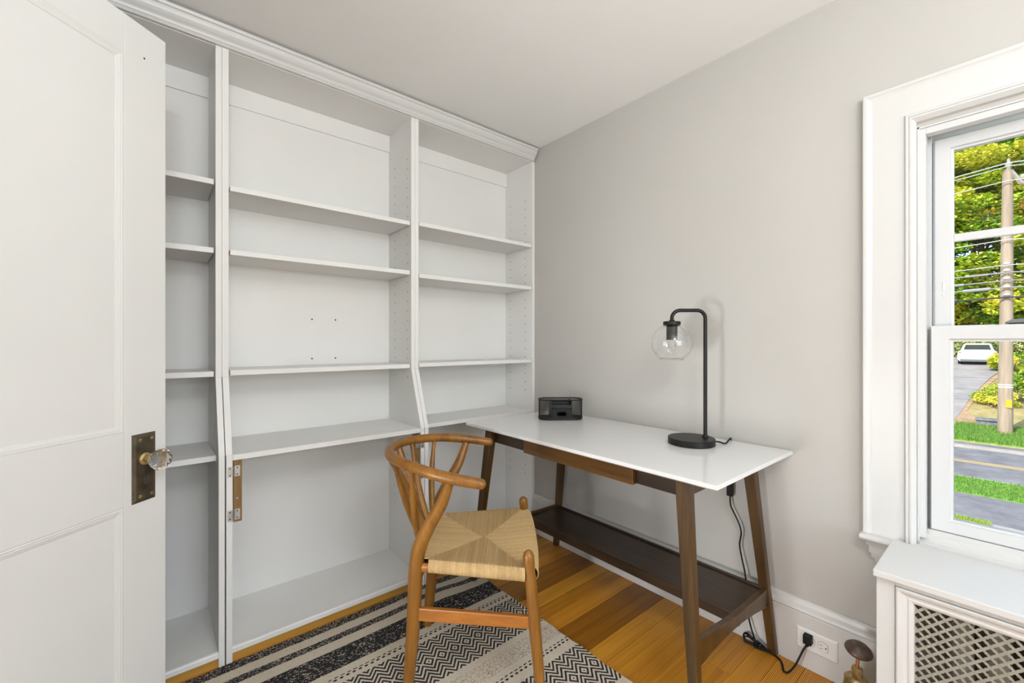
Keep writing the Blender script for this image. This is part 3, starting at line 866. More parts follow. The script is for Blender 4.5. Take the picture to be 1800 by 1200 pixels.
# woven seat: four cord fields meeting in an envelope, cords modelled as ridges
def build_seat():
    bm = bmesh.new()
    lay = bm.loops.layers.uv.new('cord')
    zr = 0.4515 + ZO        # cord level over the rails
    dip = 0.0125
    xr, xf_, yr, yf_ = 0.022, 0.413, 0.181, 0.250
    cxm = 0.243
    CP = 0.0050
    SUB = 6
    wrap = ((0.0015, -0.0012), (0.0065, -0.0050), (0.0105, -0.0120), (0.0120, -0.0215), (0.0110, -0.0310), (0.0065, -0.0385), (-0.002, -0.0425), (-0.020, -0.0440))
    x0, x1 = xr + 0.050, xf_ - 0.030
    yhr, yhf = yr - 0.004, yf_ - 0.012
    def ywid(x): return yr + (yf_ - yr) * (x - xr) / (xf_ - xr)
    def top(x, y):
        u = min(1, abs(y) / ywid(x)); v = min(1, (x - cxm) / (xf_ - 0.012 - cxm) if x > cxm else (cxm - x) / (cxm - xr - 0.012))
        return zr - dip * (1 - max(u, v) ** 2)
    def ridge(a):
        return 0.0031 * (abs(math.sin(PI * a / CP)) ** 0.6 - 0.6)
    def strip(cols, fl, u_):
        prev = None
        for i, col in enumerate(cols):
            vs = [bm.verts.new(p) for p in col]
            if prev:
                for j in range(len(vs) - 1):
                    f = bm.faces.new((prev[j], prev[j + 1], vs[j + 1], vs[j]))
                    for l in f.loops: l[lay].uv = ((i - 0.5) / SUB, u_)
            prev = vs
    for s in (-1, 1):
        n = int((x1 - x0) / CP) * SUB
        cols = []
        for i in range(n + 1):
            x = x0 + (x1 - x0) * i / n
            yo = ywid(x)
            if x < cxm: yi = yhr * (1 - (x - x0) / (cxm - x0))
            else: yi = yhf * (1 - (x1 - x) / (x1 - cxm))
            yi = max(0.0, yi - 0.006)
            rg = ridge(x - x0)
            col = []
            for j in range(14):
                y = yi + (yo - yi) * j / 13
                fan = 0.0016 * math.sin(x * 170 + s) * math.sin(PI * j / 13)
                col.append((x + fan, s * y, top(x, y) + 0.0006 + rg))
            for dy, dz in wrap: col.append((x, s * (yo + dy + rg * 0.9), zr + dz + (rg if dz > -0.02 else -rg) * 0.3))
            cols.append(col)
        strip(cols, s, 0.25 if s < 0 else 0.75)
    for s, xe, yh, xc_ in ((1, xf_, yhf, x1), (-1, xr, yhr, x0)):
        n = int(2 * yh / CP) * SUB
        cols = []
        for i in range(n + 1):
            y = -yh + 2 * yh * i / n
            t = 1 - abs(y) / yh
            xi = xc_ + (cxm - xc_) * t
            xo = xe + 0.010 * (1 - (y / yh) ** 2) * s
            rg = ridge(y + yh)
            col = []
            for j in range(14):
                x = xi + (xo - xi) * j / 13
                col.append((x, y, top(min(max(x, xr), xf_), y) + rg))
            for dx, dz in wrap: col.append((xo + s * (dx + rg * 0.9), y, zr + dz + (rg if dz > -0.02 else -rg) * 0.3))
            cols.append(col)
        strip(cols, s, 0.1 if s < 0 else 0.5)
    # underside field closing the cords below
    vs = [bm.verts.new(p) for p in ((xr + 0.02, -yr + 0.02, zr - 0.040), (xf_ - 0.02, -yf_ + 0.02, zr - 0.040), (xf_ - 0.02, yf_ - 0.02, zr - 0.040), (xr + 0.02, yr - 0.02, zr - 0.040))]
    bm.faces.new(vs)
    m, nt, b = new_mat('paper_cord')
    o = coords(nt)
    uv = nt.nodes.new('ShaderNodeUVMap'); uv.uv_map = 'cord'
    u, v, _ = sep(nt, uv.outputs[0])
    wn = nt.nodes.new('ShaderNodeTexWhiteNoise'); wn.noise_dimensions = '2D'
    cb = nt.nodes.new('ShaderNodeCombineXYZ'); nt.links.new(u.floor().s, cb.inputs[0]); nt.links.new(v.s, cb.inputs[1])
    nt.links.new(cb.outputs[0], wn.inputs['Vector'])
    fz = noise(nt, mapping(nt, o, (240, 240, 240)), 1.0, 2)
    k = X(nt, wn.outputs[0]) * 0.24 + fz * 0.55 + 0.10
    nt.links.new(ramp(nt, k, [(0.15, (0.33, 0.205, 0.085)), (0.75, (0.60, 0.42, 0.20))]), b.inputs['Base Color'])
    b.inputs['Roughness'].default_value = 0.75
    b.inputs['Specular IOR Level'].default_value = 0.25
    bump(nt, b, fz, 0.3, 0.001)
    return obj('seat', bm, m, chair, smooth=True, angle=3.2)
build_seat()

# ================================================================== DESK
desk = thing('desk', 'white topped writing desk with dark walnut legs, drawer and low shelf along the grey wall', 'desk', (1.49, 1.16, 0))
def dpart(name, bm, mat, parent=None, **kw):
    bmesh.ops.translate(bm, verts=bm.verts[:], vec=(-1.49, -1.16, 0))
    return obj(name, bm, mat, parent or desk, **kw)
X0, X1, Y0, Y1 = 1.192, 1.7925, 0.5425, 1.778
bm = bmesh.new(); L = []
for ins, z in ((0.001, 0.760), (0, 0.759), (0, 0.7475), (0.004, 0.7465), (0.022, 0.7375)):
    L.append([bm.verts.new(p) for p in ((X0 + ins, Y0 + ins, z), (X1 - ins, Y0 + ins, z), (X1 - ins, Y1 - ins, z), (X0 + ins, Y1 - ins, z))])
for i in range(4):
    for j in range(4): bm.faces.new((L[i][j], L[i][(j + 1) % 4], L[i + 1][(j + 1) % 4], L[i + 1][j]))
bm.faces.new(L[0]); bm.faces.new(L[-1][::-1])
dpart('desktop', bm, M['top'])
for (tx, ty, fx, fy) in ((1.238, 0.663, 1.198, 0.600), (1.238, 1.632, 1.1925, 1.712), (1.736, 0.674, 1.767, 0.598), (1.736, 1.628, 1.765, 1.715)):
    dpart('leg', taper_leg((tx, ty, 0.7375), (fx, fy, 0.007 if fx < 1.5 else 0), 0.040, 0.042, 0.027, 0.028), M['desk'], bevel=0.004)
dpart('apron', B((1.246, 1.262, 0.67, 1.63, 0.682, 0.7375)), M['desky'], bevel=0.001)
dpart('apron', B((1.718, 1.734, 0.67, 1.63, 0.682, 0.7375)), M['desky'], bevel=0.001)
dpart('apron', B((1.24, 1.736, 0.662, 0.678, 0.682, 0.7375)), M['desk'], bevel=0.001)
dpart('apron', B((1.24, 1.736, 1.616, 1.632, 0.682, 0.7375)), M['desk'], bevel=0.001)
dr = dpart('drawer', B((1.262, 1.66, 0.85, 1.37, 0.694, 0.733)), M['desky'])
dpart('drawer_front', B((1.2245, 1.2445, 0.836, 1.386, 0.6805, 0.7365)), M['drawer'], dr, bevel=0.002)
# low shelf with a rim, carried by two arched side rails
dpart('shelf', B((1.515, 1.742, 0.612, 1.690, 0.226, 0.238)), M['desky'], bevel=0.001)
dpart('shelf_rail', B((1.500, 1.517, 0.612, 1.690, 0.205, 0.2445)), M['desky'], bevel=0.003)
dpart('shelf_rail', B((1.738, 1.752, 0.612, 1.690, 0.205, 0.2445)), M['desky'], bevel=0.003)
for yc, sg in ((0.619, 1), (1.692, -1)):
    pts = [(1.212, 0.285), (1.205, 0.205)]
    xs = [1.205 + (1.752 - 1.205) * k / 14 for k in range(15)]
    arch = []
    for x_ in xs[1:-1]:
        t = (x_ - 1.205) / (1.752 - 1.205)
        base = 0.198 + (0.170 - 0.198) * t
        arch.append((x_, base + 0.030 * math.sin(PI * t) ** 0.8))
    pts += arch + [(1.752, 0.172), (1.750, 0.243), (1.60, 0.2475), (1.45, 0.256)]
    bm = prism(bmesh.new(), pts, yc - 0.010, yc + 0.010, axis='y')
    dpart('side_rail', bm, M['desk'], bevel=0.002)

# ================================================================== LAMP
lc = (1.614, 0.835); pc = (1.656, 0.800); gc = (1.556, 0.884)
lamp = thing('table_lamp', 'black metal desk lamp with a clear glass globe shade on the white desk', 'lamp', (lc[0], lc[1], 0.7602))
def lpart(name, bm, mat, parent=None, **kw):
    bmesh.ops.translate(bm, verts=bm.verts[:], vec=(-lc[0], -lc[1], -0.7602))
    return obj(name, bm, mat, parent or lamp, **kw)
def at(x, y, z=0): return Matrix.Translation((x, y, z))
lpart('base', lathe(bmesh.new(), [(0.084, 0.7605), (0.0865, 0.762), (0.0865, 0.7835), (0.085, 0.7852), (0.0, 0.7855)], seg=64, mat=at(*lc)), M['black'], smooth=True)
u = Vector((gc[0] - pc[0], gc[1] - pc[1], 0)); Lh = u.length; u.normalize()
R_ = 0.032; zt = 1.281
pts = [(pc[0], pc[1], 0.785), (pc[0], pc[1], zt - R_)]
for k in range(1, 9):
    a = k / 8 * PI / 2
    q = Vector((pc[0], pc[1], zt - R_)) + u * (R_ * (1 - math.cos(a))) + Vector((0, 0, R_ * math.sin(a))); pts.append(tuple(q))
for k in range(0, 9):
    a = k / 8 * PI / 2
    q = Vector((gc[0], gc[1], zt - R_)) - u * R_ + u * (R_ * math.sin(a)) + Vector((0, 0, R_ * math.cos(a))); pts.append(tuple(q))
pts.append((gc[0], gc[1], 1.236))
lpart('arm', T(pts, 0.0072, seg=16), M['black'], smooth=True)
lpart('collar', lathe(bmesh.new(), [(0.0125, 0.785), (0.0125, 0.788), (0.010, 0.791), (0.009, 0.795)], seg=24, mat=at(*pc)), M['black'], smooth=True)
sk = lpart('socket', lathe(bmesh.new(), [(0.0205, 1.166), (0.0205, 1.223)], seg=32, mat=at(*gc)), M['black'], smooth=True)
lpart('cap', lathe(bmesh.new(), [(0.030, 1.2235), (0.0325, 1.2245), (0.0325, 1.2365), (0.030, 1.238), (0.012, 1.239), (0.010, 1.243)], seg=40, mat=at(*gc)), M['black'], sk, smooth=True)
# globe: two-walled glass, open neck at the top and open bottom
bm = bmesh.new(); gp = []
RG = 0.0765
for k in range(25):
    a = 0.42 + (2.54 - 0.42) * k / 24
    gp.append((RG * math.sin(a), 1.152 + RG * math.cos(a)))
outer = gp; inner = [((RG - 0.0016) * math.sin(0.42 + 2.12 * k / 24), 1.152 + (RG - 0.0016) * math.cos(0.42 + 2.12 * k / 24)) for k in range(25)]
lip = [(outer[-1][0] + 0.0006, outer[-1][1] - 0.0012), (inner[-1][0] + 0.0002, inner[-1][1] - 0.0012)]
lathe(bm, outer + lip + inner[::-1] + [outer[0]], seg=64, mat=at(*gc), close=False)
bmesh.ops.remove_doubles(bm, verts=bm.verts[:], dist=1e-5)
lpart('globe_shade', bm, M['glass'], smooth=True, angle=1.2)
# small clear bulb
bm = lathe(bmesh.new(), [(0.007, 1.165), (0.008, 1.155), (0.014, 1.143), (0.0165, 1.132), (0.0135, 1.120), (0.006, 1.1135), (0.0, 1.1125)], seg=24, mat=at(*gc))
bb = lpart('bulb', bm, M['glass'], smooth=True)

# cord: leaves the base, drops behind the desk, inline switch, loops on the floor, plug in the outlet
cord_pts = [(1.668, 0.768, 0.7725), (1.684, 0.757, 0.7700), (1.700, 0.750, 0.7640), (1.716, 0.746, 0.7635), (1.745, 0.748, 0.772), (1.775, 0.755, 0.7725), (1.7945, 0.762, 0.762), (1.7965, 0.762, 0.74), (1.789, 0.760, 0.70), (1.780, 0.7577, 0.64), (1.778, 0.7577, 0.60)]
cord2 = [(1.778, 0.7577, 0.545), (1.776, 0.7555, 0.505), (1.775, 0.742, 0.478), (1.774, 0.722, 0.440), (1.774, 0.714, 0.405), (1.774, 0.720, 0.360), (1.772, 0.712, 0.315), (1.768, 0.698, 0.260), (1.7655, 0.690, 0.20),
         (1.762, 0.686, 0.15), (1.757, 0.680, 0.10), (1.752, 0.664, 0.050), (1.750, 0.650, 0.022), (1.752, 0.630, 0.008), (1.757, 0.612, 0.005), (1.752, 0.580, 0.005), (1.735, 0.560, 0.005), (1.700, 0.543, 0.005), (1.694, 0.536, 0.005), (1.700, 0.528, 0.006),
         (1.725, 0.517, 0.020), (1.742, 0.507, 0.048), (1.748, 0.497, 0.078), (1.753, 0.489, 0.096)]
pc_ = obj('power_cord', tube(T(catmull(cord_pts, 5), 0.0032, seg=8), catmull(cord2, 5), 0.0032, seg=8), M['plastic'], smooth=True)
tag(pc_, 'black lamp cord with an inline switch hanging behind the desk to the wall outlet', 'power cord')
obj('switch', B((1.768, 1.786, 0.7465, 0.769, 0.540, 0.604)), M['plastic'], pc_, bevel=0.003)
bm = B((1.752, 1.777, 0.4745, 0.5005, 0.098, 0.130)); tube(bm, [(1.764, 0.489, 0.098, 0.0075), (1.757, 0.489, 0.090, 0.0045)], seg=10)
obj('plug', bm, M['plastic'], pc_, bevel=0.003)
# tied bundle of slack cord
bm = bmesh.new()
for (c0, rx, rz_, tilt) in (((1.752, 0.668, 0.024), 0.030, 0.012, 0.4), ((1.754, 0.672, 0.020), 0.026, 0.010, 0.7), ((1.750, 0.660, 0.016), 0.034, 0.008, 0.15), ((1.751, 0.628, 0.012), 0.030, 0.007, -0.3), ((1.755, 0.624, 0.010), 0.026, 0.006, 0.2)):
    loop = []
    for k in range(21):
        a = 2 * PI * k / 20
        loop.append((c0[0] + 0.010 * math.sin(a * 2 + tilt), c0[1] + rx * math.cos(a), max(0.003, c0[2] + rz_ * math.sin(a) + 0.15 * rx * math.cos(a) * tilt)))
    tube(bm, loop, 0.0028, seg=6, caps=False)
for k in range(4):
    tube(bm, [(1.752 + 0.007 * math.cos(a), 0.645 + 0.003 * k, 0.018 + 0.009 * math.sin(a)) for a in [2 * PI * q / 12 for q in range(13)]], 0.0028, seg=6, caps=False)
obj('tied_bundle', bm, M['plastic'], pc_, smooth=True)

# ================================================================== OUTLET
ol = thing('wall_outlet', 'white double wall outlet set sideways in the baseboard', 'outlet', (1.778, 0.4645, 0.1045))
ox = 1.778
bm = bmesh.new(); L = []
for ins, x in ((0, ox - 0.0002), (0.001, ox - 0.0035), (0.004, ox - 0.0055), (0.006, ox - 0.006)):
    L.append([bm.verts.new((x - 1.778, y_, z_)) for y_, z_ in ((-0.0615 + ins, -0.037 + ins), (0.0615 - ins, -0.037 + ins), (0.0615 - ins, 0.037 - ins), (-0.0615 + ins, 0.037 - ins))])
for i in range(3):
    for j in range(4): bm.faces.new((L[i][j], L[i][(j + 1) % 4], L[i + 1][(j + 1) % 4], L[i + 1][j]))
bm.faces.new(L[-1])
obj('cover_plate', bm, M['plate'], ol)
for yc in (0.0195, -0.0195):
    bm = bmesh.new()
    out = []
    for k in range(32):
        a = 2 * PI * k / 32; yy, zz = 0.0172 * math.cos(a), 0.0172 * math.sin(a)
        yy = max(-0.0142, min(0.0142, yy)); out.append((yc + yy, zz))
    a0 = [bm.verts.new((-0.0058, y_, z_)) for y_, z_ in out]; a1 = [bm.verts.new((-0.0072, y_, z_)) for y_, z_ in out]
    bm.faces.new(a1)
    for k in range(32): bm.faces.new((a0[k], a0[(k + 1) % 32], a1[(k + 1) % 32], a1[k]))
    tube(bm, [(-0.0060, yc + (y_ - yc) * 1.03, z_ * 1.03) for y_, z_ in out + out[:1]], 0.0004, seg=4, mi=1, caps=False)
    box(bm, -0.0075, -0.0071, yc - 0.0015 + 0.0035, yc + 0.0035 + 0.0055, 0.0052, 0.0068, 1)
    box(bm, -0.0075, -0.0071, yc - 0.0015 + 0.0035, yc + 0.0035 + 0.0055, -0.0068, -0.0052, 1)
    box(bm, -0.0075, -0.0071, yc - 0.0105, yc - 0.0065, -0.0022, 0.0022, 1)
    obj('receptacle', bm, [M['plate'], M['hole']], ol)
obj('screw', lathe(bmesh.new(), [(0.003, 0), (0.0024, 0.0012)], seg=12, mat=Matrix.Translation((-0.006, 0, 0)) @ Matrix.Rotation(-PI / 2, 4, 'Y')), M['plate'], ol)

# ================================================================== DESK ORGANISER (wire mesh)
Rv = Vector((math.sin(yaw), -math.cos(yaw), 0))
oc = Vector((1.6215, 1.5450, 0.7602))
org = thing('desk_organizer', 'black wire mesh desk organiser with a small drawer on the far end of the desk', 'desk organizer', oc, math.atan2(Rv.y, Rv.x) + 0.03)
HW, HD, HH = 0.113, 0.047, 0.103          # half length, half depth, height
def stad(r_off, n=14):
    r = HD + r_off; xe = HW - HD; out = []
    for k in range(n + 1): a = -PI / 2 + PI * k / n; out.append((xe + r * math.cos(a), r * math.sin(a)))
    for k in range(n + 1): a = PI / 2 + PI * k / n; out.append((-xe + r * math.cos(a), r * math.sin(a)))
    return out
base = stad(0)
bm = bmesh.new(); prism(bm, base, 0.0005, 0.010, axis='z')
obj('base', bm, M['black'], org, smooth=True, angle=0.5)
for z, r in ((0.010, 0.0032), (HH, 0.0034)):
    pl_ = base + base[:1]
    obj('rim', T([(x, y, z) for x, y in pl_], r, seg=8, caps=False), M['black'], org, smooth=True)
# mesh walls: diagonal wire lattice
def lattice(path, z0_, z1_, pitch, wr):
    bm = bmesh.new()
    ln = [0]
    for a, b_ in zip(path[:-1], path[1:]): ln.append(ln[-1] + math.hypot(b_[0] - a[0], b_[1] - a[1]))
    def pt(s):
        s = max(0, min(ln[-1], s))
        for i in range(len(ln) - 1):
            if s <= ln[i + 1]:
                t = (s - ln[i]) / max(1e-9, ln[i + 1] - ln[i]); return (path[i][0] + (path[i + 1][0] - path[i][0]) * t, path[i][1] + (path[i + 1][1] - path[i][1]) * t)
        return path[-1]
    H = z1_ - z0_
    k = -int(H / pitch) - 1
    while k * pitch < ln[-1]:
        for d in (1, -1):
            s0 = k * pitch
            pts = []
            for q in range(9):
                t = q / 8; s = s0 + H * t if d > 0 else s0 + H * (1 - t)
                if 0 <= s <= ln[-1]: p = pt(s); pts.append((p[0], p[1], z0_ + H * t))
            if len(pts) > 1: tube(bm, pts, wr, seg=3, caps=False)
        k += 1
    return bm
n_ = len(base)
right = base[0:15]; left = base[15:30]
xe = HW - HD
obj('mesh_wall', lattice([(0.045, -HD)] + right + [(-xe, HD)] + left + [(-0.045, -HD)], 0.010, HH, 0.0052, 0.00055), M['black'], org)
for sx in (-1, 1):
    obj('divider', B((sx * 0.052 - 0.002, sx * 0.052 + 0.002, -HD, HD, 0.008, HH)), M['black'], org)
obj('tray', B((-0.050, 0.050, -HD + 0.004, HD - 0.004, 0.062, 0.065), (-0.050, 0.050, -HD, -HD + 0.003, 0.062, 0.078), (-0.050, 0.050, -0.012, -0.010, 0.062, 0.090), (-0.05, 0.05, 0.018, 0.020, 0.062, 0.098)), M['black'], org)
# drawer with an oval finger hole
bm = bmesh.new()
W2, z0_, z1_ = 0.0485, 0.011, 0.060
ov = []
for k in range(24):
    a = 2 * PI * k / 24
    ov.append(((0.014 if math.cos(a) >= 0 else -0.014) + 0.0105 * math.cos(a), 0.033 + 0.0105 * math.sin(a)))
rect = []
for k in range(24):
    a = 2 * PI * k / 24 + 1e-4; c_, s_ = math.cos(a), math.sin(a)
    hh = (z1_ - z0_) / 2; q = min(W2 / max(1e-6, abs(c_)), hh / max(1e-6, abs(s_)))
    rect.append((c_ * q, (z0_ + z1_) / 2 + s_ * q))
for y in (-HD - 0.001, -HD + 0.0015):
    vi = [bm.verts.new((a, y, b_)) for a, b_ in ov]; vo_ = [bm.verts.new((a, y, b_)) for a, b_ in rect]
    for k in range(24): bm.faces.new((vi[k], vi[(k + 1) % 24], vo_[(k + 1) % 24], vo_[k]))
tube(bm, [(a, -HD - 0.0015, b_) for a, b_ in ov + ov[:1]], 0.0013, seg=6, caps=False)
box(bm, -W2, W2, -HD + 0.03, HD - 0.006, z0_, z0_ + 0.002); box(bm, -W2, -W2 + 0.002, -HD + 0.002, HD - 0.006, z0_, z1_ - 0.006); box(bm, W2 - 0.002, W2, -HD + 0.002, HD - 0.006, z0_, z1_ - 0.006)
box(bm, -W2, W2, HD - 0.008, HD - 0.006, z0_, z1_ - 0.006)
obj('drawer', bm, M['plastic'], org)

# ================================================================== RADIATOR COVER
rc = thing('radiator_cover', 'white radiator cover with a perforated metal grille below the window', 'radiator cover', (1.60, -0.2, 0))
def rpart(name, bm, mat, parent=None, **kw):
    bmesh.ops.translate(bm, verts=bm.verts[:], vec=(-1.60, 0.2, 0))
    return obj(name, bm, mat, parent or rc, **kw)
RY0_, RY1_ = -0.72, 0.2605
rpart('cover_top', B((1.478, 1.7425, RY0_, RY1_, 0.5315, 0.5495)), M['trim'], bevel=0.0025)
xf0 = 1.494
bm = bmesh.new()
box(bm, xf0, xf0 + 0.02, 0.2175, 0.2555, 0.0, 0.5312); box(bm, xf0, xf0 + 0.02, RY0_ + 0.006, RY0_ + 0.044, 0.0, 0.5312)
box(bm, xf0, xf0 + 0.02, RY0_ + 0.044, 0.2175, 0.518, 0.5312); box(bm, xf0, xf0 + 0.02, RY0_ + 0.044, 0.2175, 0.0, 0.07)
box(bm, xf0 + 0.02, 1.742, 0.238, 0.2555, 0.0, 0.5312); box(bm, xf0 + 0.02, 1.742, RY0_ + 0.006, RY0_ + 0.022, 0.0, 0.5312)
rpart('cover_body', bm, M['trim'], bevel=0.001)
sec = [(0.0, xf0 + 0.010), (0.0005, xf0 - 0.004), (0.004, xf0 - 0.006), (0.010, xf0 - 0.004), (0.016, xf0 + 0.002), (0.022, xf0 + 0.0035), (0.026, xf0 + 0.002), (0.030, xf0 + 0.003), (0.034, xf0 + 0.006), (0.036, xf0 + 0.012)]
rpart('grille_moulding', frame_loop(bmesh.new(), sec, RY0_ + 0.044, 0.2165, 0.055, 0.5175), M['trim'])
def grille():
    # quatrefoil perforations on a lattice turned by 45 degrees
    bm = bmesh.new()
    p = 0.0176; x = xf0 + 0.011; nring = 16; c45 = math.sqrt(0.5)
    y_c, z_c = 0.10, 0.28
    for i in range(-60, 61):
        for j in range(-60, 61):
            cu, cv = i * p, j * p
            yc, zc = y_c + (cu - cv) * c45, z_c + (cu + cv) * c45
            if not (RY0_ + 0.078 < yc < 0.1915 and 0.080 < zc < 0.4925): continue
            ring, sq = [], []
            for k in range(nring):
                a = 2 * PI * k / nring
                r = p * (0.375 - 0.085 * math.cos(4 * a))
                q = p / 2 / max(abs(math.cos(a)), abs(math.sin(a)))
                for rr, lst in ((r, ring), (q, sq)):
                    u_, v_ = rr * math.cos(a), rr * math.sin(a)
                    lst.append(bm.verts.new((x, yc + (u_ - v_) * c45, zc + (u_ + v_) * c45)))
            for k in range(nring): bm.faces.new((ring[k], ring[(k + 1) % nring], sq[(k + 1) % nring], sq[k]))
    return bm
gr = grille()
o_ = rpart('grille', gr, M['grille'])
sm = o_.modifiers.new('thick', 'SOLIDIFY'); sm.thickness = 0.0008
# cast iron radiator standing inside
rad = thing('radiator', 'ribbed radiator dimly seen behind the perforated grille', 'radiator', (1.63, -0.15, 0))
for k in range(9):
    yc = 0.10 - k * 0.062
    bm = bmesh.new()
    for xo in (-0.055, 0.0, 0.055):
        tube(bm, [(xo, yc + 0.15, 0.08, 0.016), (xo, yc + 0.15, 0.10, 0.020), (xo, yc + 0.15, 0.44, 0.020), (xo, yc + 0.15, 0.46, 0.015)], seg=10)
    tube(bm, [(-0.058, yc + 0.15, 0.09), (0.058, yc + 0.15, 0.09)], 0.022, seg=10); tube(bm, [(-0.058, yc + 0.15, 0.45), (0.058, yc + 0.15, 0.45)], 0.022, seg=10)
    if k in (0, 8): box(bm, -0.07, -0.045, yc + 0.135, yc + 0.165, 0.0, 0.08); box(bm, 0.045, 0.07, yc + 0.135, yc + 0.165, 0.0, 0.08)
    obj('radiator_section', bm, M['radiator'], rad, smooth=True)

# brass radiator valve with a brown handwheel
vx, vy = 1.650, 0.3275
valve = thing('radiator_valve', 'brass radiator valve with an oval brown handle standing by the baseboard', 'valve', (vx, vy, 0))
tilt = Matrix.Translation((0, 0, 0.185)) @ Matrix.Rotation(-0.16, 4, 'Y') @ Matrix.Rotation(0.14, 4, 'X') @ Matrix.Diagonal((0.88, 0.88, 1.05, 1))
bm = lathe(bmesh.new(), [(0.0, 0.054), (0.012, 0.0535), (0.013, 0.052), (0.030, 0.047), (0.0385, 0.039), (0.040, 0.034), (0.037, 0.030), (0.018, 0.0275), (0.0, 0.027)], seg=32, mat=tilt)
vb = obj('valve_body', lathe(bmesh.new(), [(0.016, 0.0), (0.016, 0.05), (0.024, 0.058), (0.034, 0.075), (0.036, 0.095), (0.033, 0.112), (0.030, 0.118), (0.032, 0.121), (0.032, 0.129), (0.026, 0.135), (0.020, 0.139)], seg=32), M['brass'], valve, smooth=True)
bm2 = lathe(bmesh.new(), [(0.0145, 0.138), (0.0150, 0.140), (0.0150, 0.160), (0.0125, 0.165), (0.008, 0.166)], seg=6, mat=Matrix.Identity(4))
obj('packing_nut', bm2, M['brass'], valve)
obj('stem', T([(0, 0, 0.163), tuple(tilt @ Vector((0, 0, 0.030)))], 0.0048, seg=12), M['copper'], valve, smooth=True)
obj('handwheel', bm, M['handle'], valve, smooth=True, angle=1.0)
obj('outlet_pipe', T([(0.0, -0.02, 0.09, 0.020), (0.0, -0.050, 0.09, 0.020), (0.0, -0.052, 0.09, 0.016), (0.0, -0.070, 0.09, 0.016)], seg=20), M['trim'], valve, smooth=True)

# ================================================================== OUTSIDE: street, hill, pole, car, trees
def gmat(name, c0, c1, sc_=8.0, rough=0.95):
    m, nt, b = new_mat(name)
    f = noise(nt, coords(nt), sc_, 5, 0.65)
    nt.links.new(ramp(nt, f, [(0.32, c0), (0.68, c1)]), b.inputs['Base Color'])
    b.inputs['Roughness'].default_value = rough; b.inputs['Specular IOR Level'].default_value = 0.15
    return m
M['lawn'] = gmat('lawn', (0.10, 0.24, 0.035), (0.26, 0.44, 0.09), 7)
M['lawn2'] = gmat('yellow_lawn', (0.22, 0.33, 0.05), (0.40, 0.50, 0.09), 9)  # yellower green for the near grass patch
M['verge'] = gmat('dry_verge', (0.30, 0.27, 0.10), (0.52, 0.40, 0.20), 2.2)
M['dirt'] = gmat('sandy_edge', (0.38, 0.24, 0.14), (0.55, 0.38, 0.25), 3)
M['asphalt'] = gmat('asphalt', (0.17, 0.165, 0.17), (0.30, 0.29, 0.29), 1.2)
M['asphalt2'] = gmat('side_street_asphalt', (0.30, 0.28, 0.27), (0.42, 0.39, 0.37), 0.8)
M['concrete'] = gmat('concrete', (0.36, 0.33, 0.29), (0.48, 0.44, 0.40), 2)
M['line'] = plain('road_line_white', (0.75, 0.74, 0.70), 0.8)
M['yline'] = plain('road_line_yellow', (0.60, 0.42, 0.15), 0.8)
M['bark'] = wood('pole_wood', (0.26, 0.19, 0.13), (0.52, 0.41, 0.30), 2, 0.35, 0.85)
M['trunk'] = gmat('bark', (0.10, 0.075, 0.055), (0.26, 0.20, 0.15), 5)
GZ = -3.145
def zt(x):
    if x < 26.8: return GZ
    if x < 41.4: return GZ + (x - 26.8) * 0.185
    if x < 52: return -0.444 + (x - 41.4) * 0.09
    return 0.51
YA, YZ = -14.0, 24.0
def strip_obj(name, x0, x1, mat, z=GZ, th=0.3):
    o = obj(name, B((x0, x1, YA, YZ, z - th, z)), mat); o['kind'] = 'structure'; return o
def polyground(name, pts, mat, dz, th=0.25):
    bm = bmesh.new()
    t = [bm.verts.new((x, y, zt(x) + dz)) for x, y in pts]; b_ = [bm.verts.new((x, y, zt(x) + dz - th)) for x, y in pts]
    bm.faces.new(t); bm.faces.new(b_[::-1])
    for k in range(len(pts)): bm.faces.new((t[k], b_[k], b_[(k + 1) % len(pts)], t[(k + 1) % len(pts)]))
    bmesh.ops.triangulate(bm, faces=bm.faces[:])
    o = obj(name, bm, mat); o['kind'] = 'structure'; return o
strip_obj('concrete_path', 3.0, 15.25, M['concrete'])
strip_obj('sidewalk', 15.25, 17.78, M['asphalt'])
strip_obj('lawn', 17.78, 19.93, M['lawn'], GZ + 0.02)
strip_obj('road', 19.93, 25.6, M['asphalt'], GZ - 0.02)
obj('road_marking', B((20.02, 20.14, YA, YZ, GZ - 0.02, GZ - 0.012)), M['line'])['kind'] = 'structure'
obj('road_marking', B((22.55, 22.65, YA, YZ, GZ - 0.02, GZ - 0.012)), M['yline'])['kind'] = 'structure'
obj('road_marking', B((22.80, 22.90, YA, YZ, GZ - 0.02, GZ - 0.012)), M['yline'])['kind'] = 'structure'
obj('curb', B((25.6, 25.8, YA, YZ, GZ - 0.3, GZ + 0.09)), M['concrete'])['kind'] = 'structure'
strip_obj('sidewalk', 25.8, 26.8, M['asphalt'], GZ + 0.02)
polyground('yellow_lawn', [(9.5, 0.1), (12.5, 0.25), (14.6, 0.42), (15.15, 0.6), (15.2, 1.0), (14.95, 1.8), (14.75, 3.5), (14.7, 8), (9.5, 8)], M['lawn2'], 0.03)
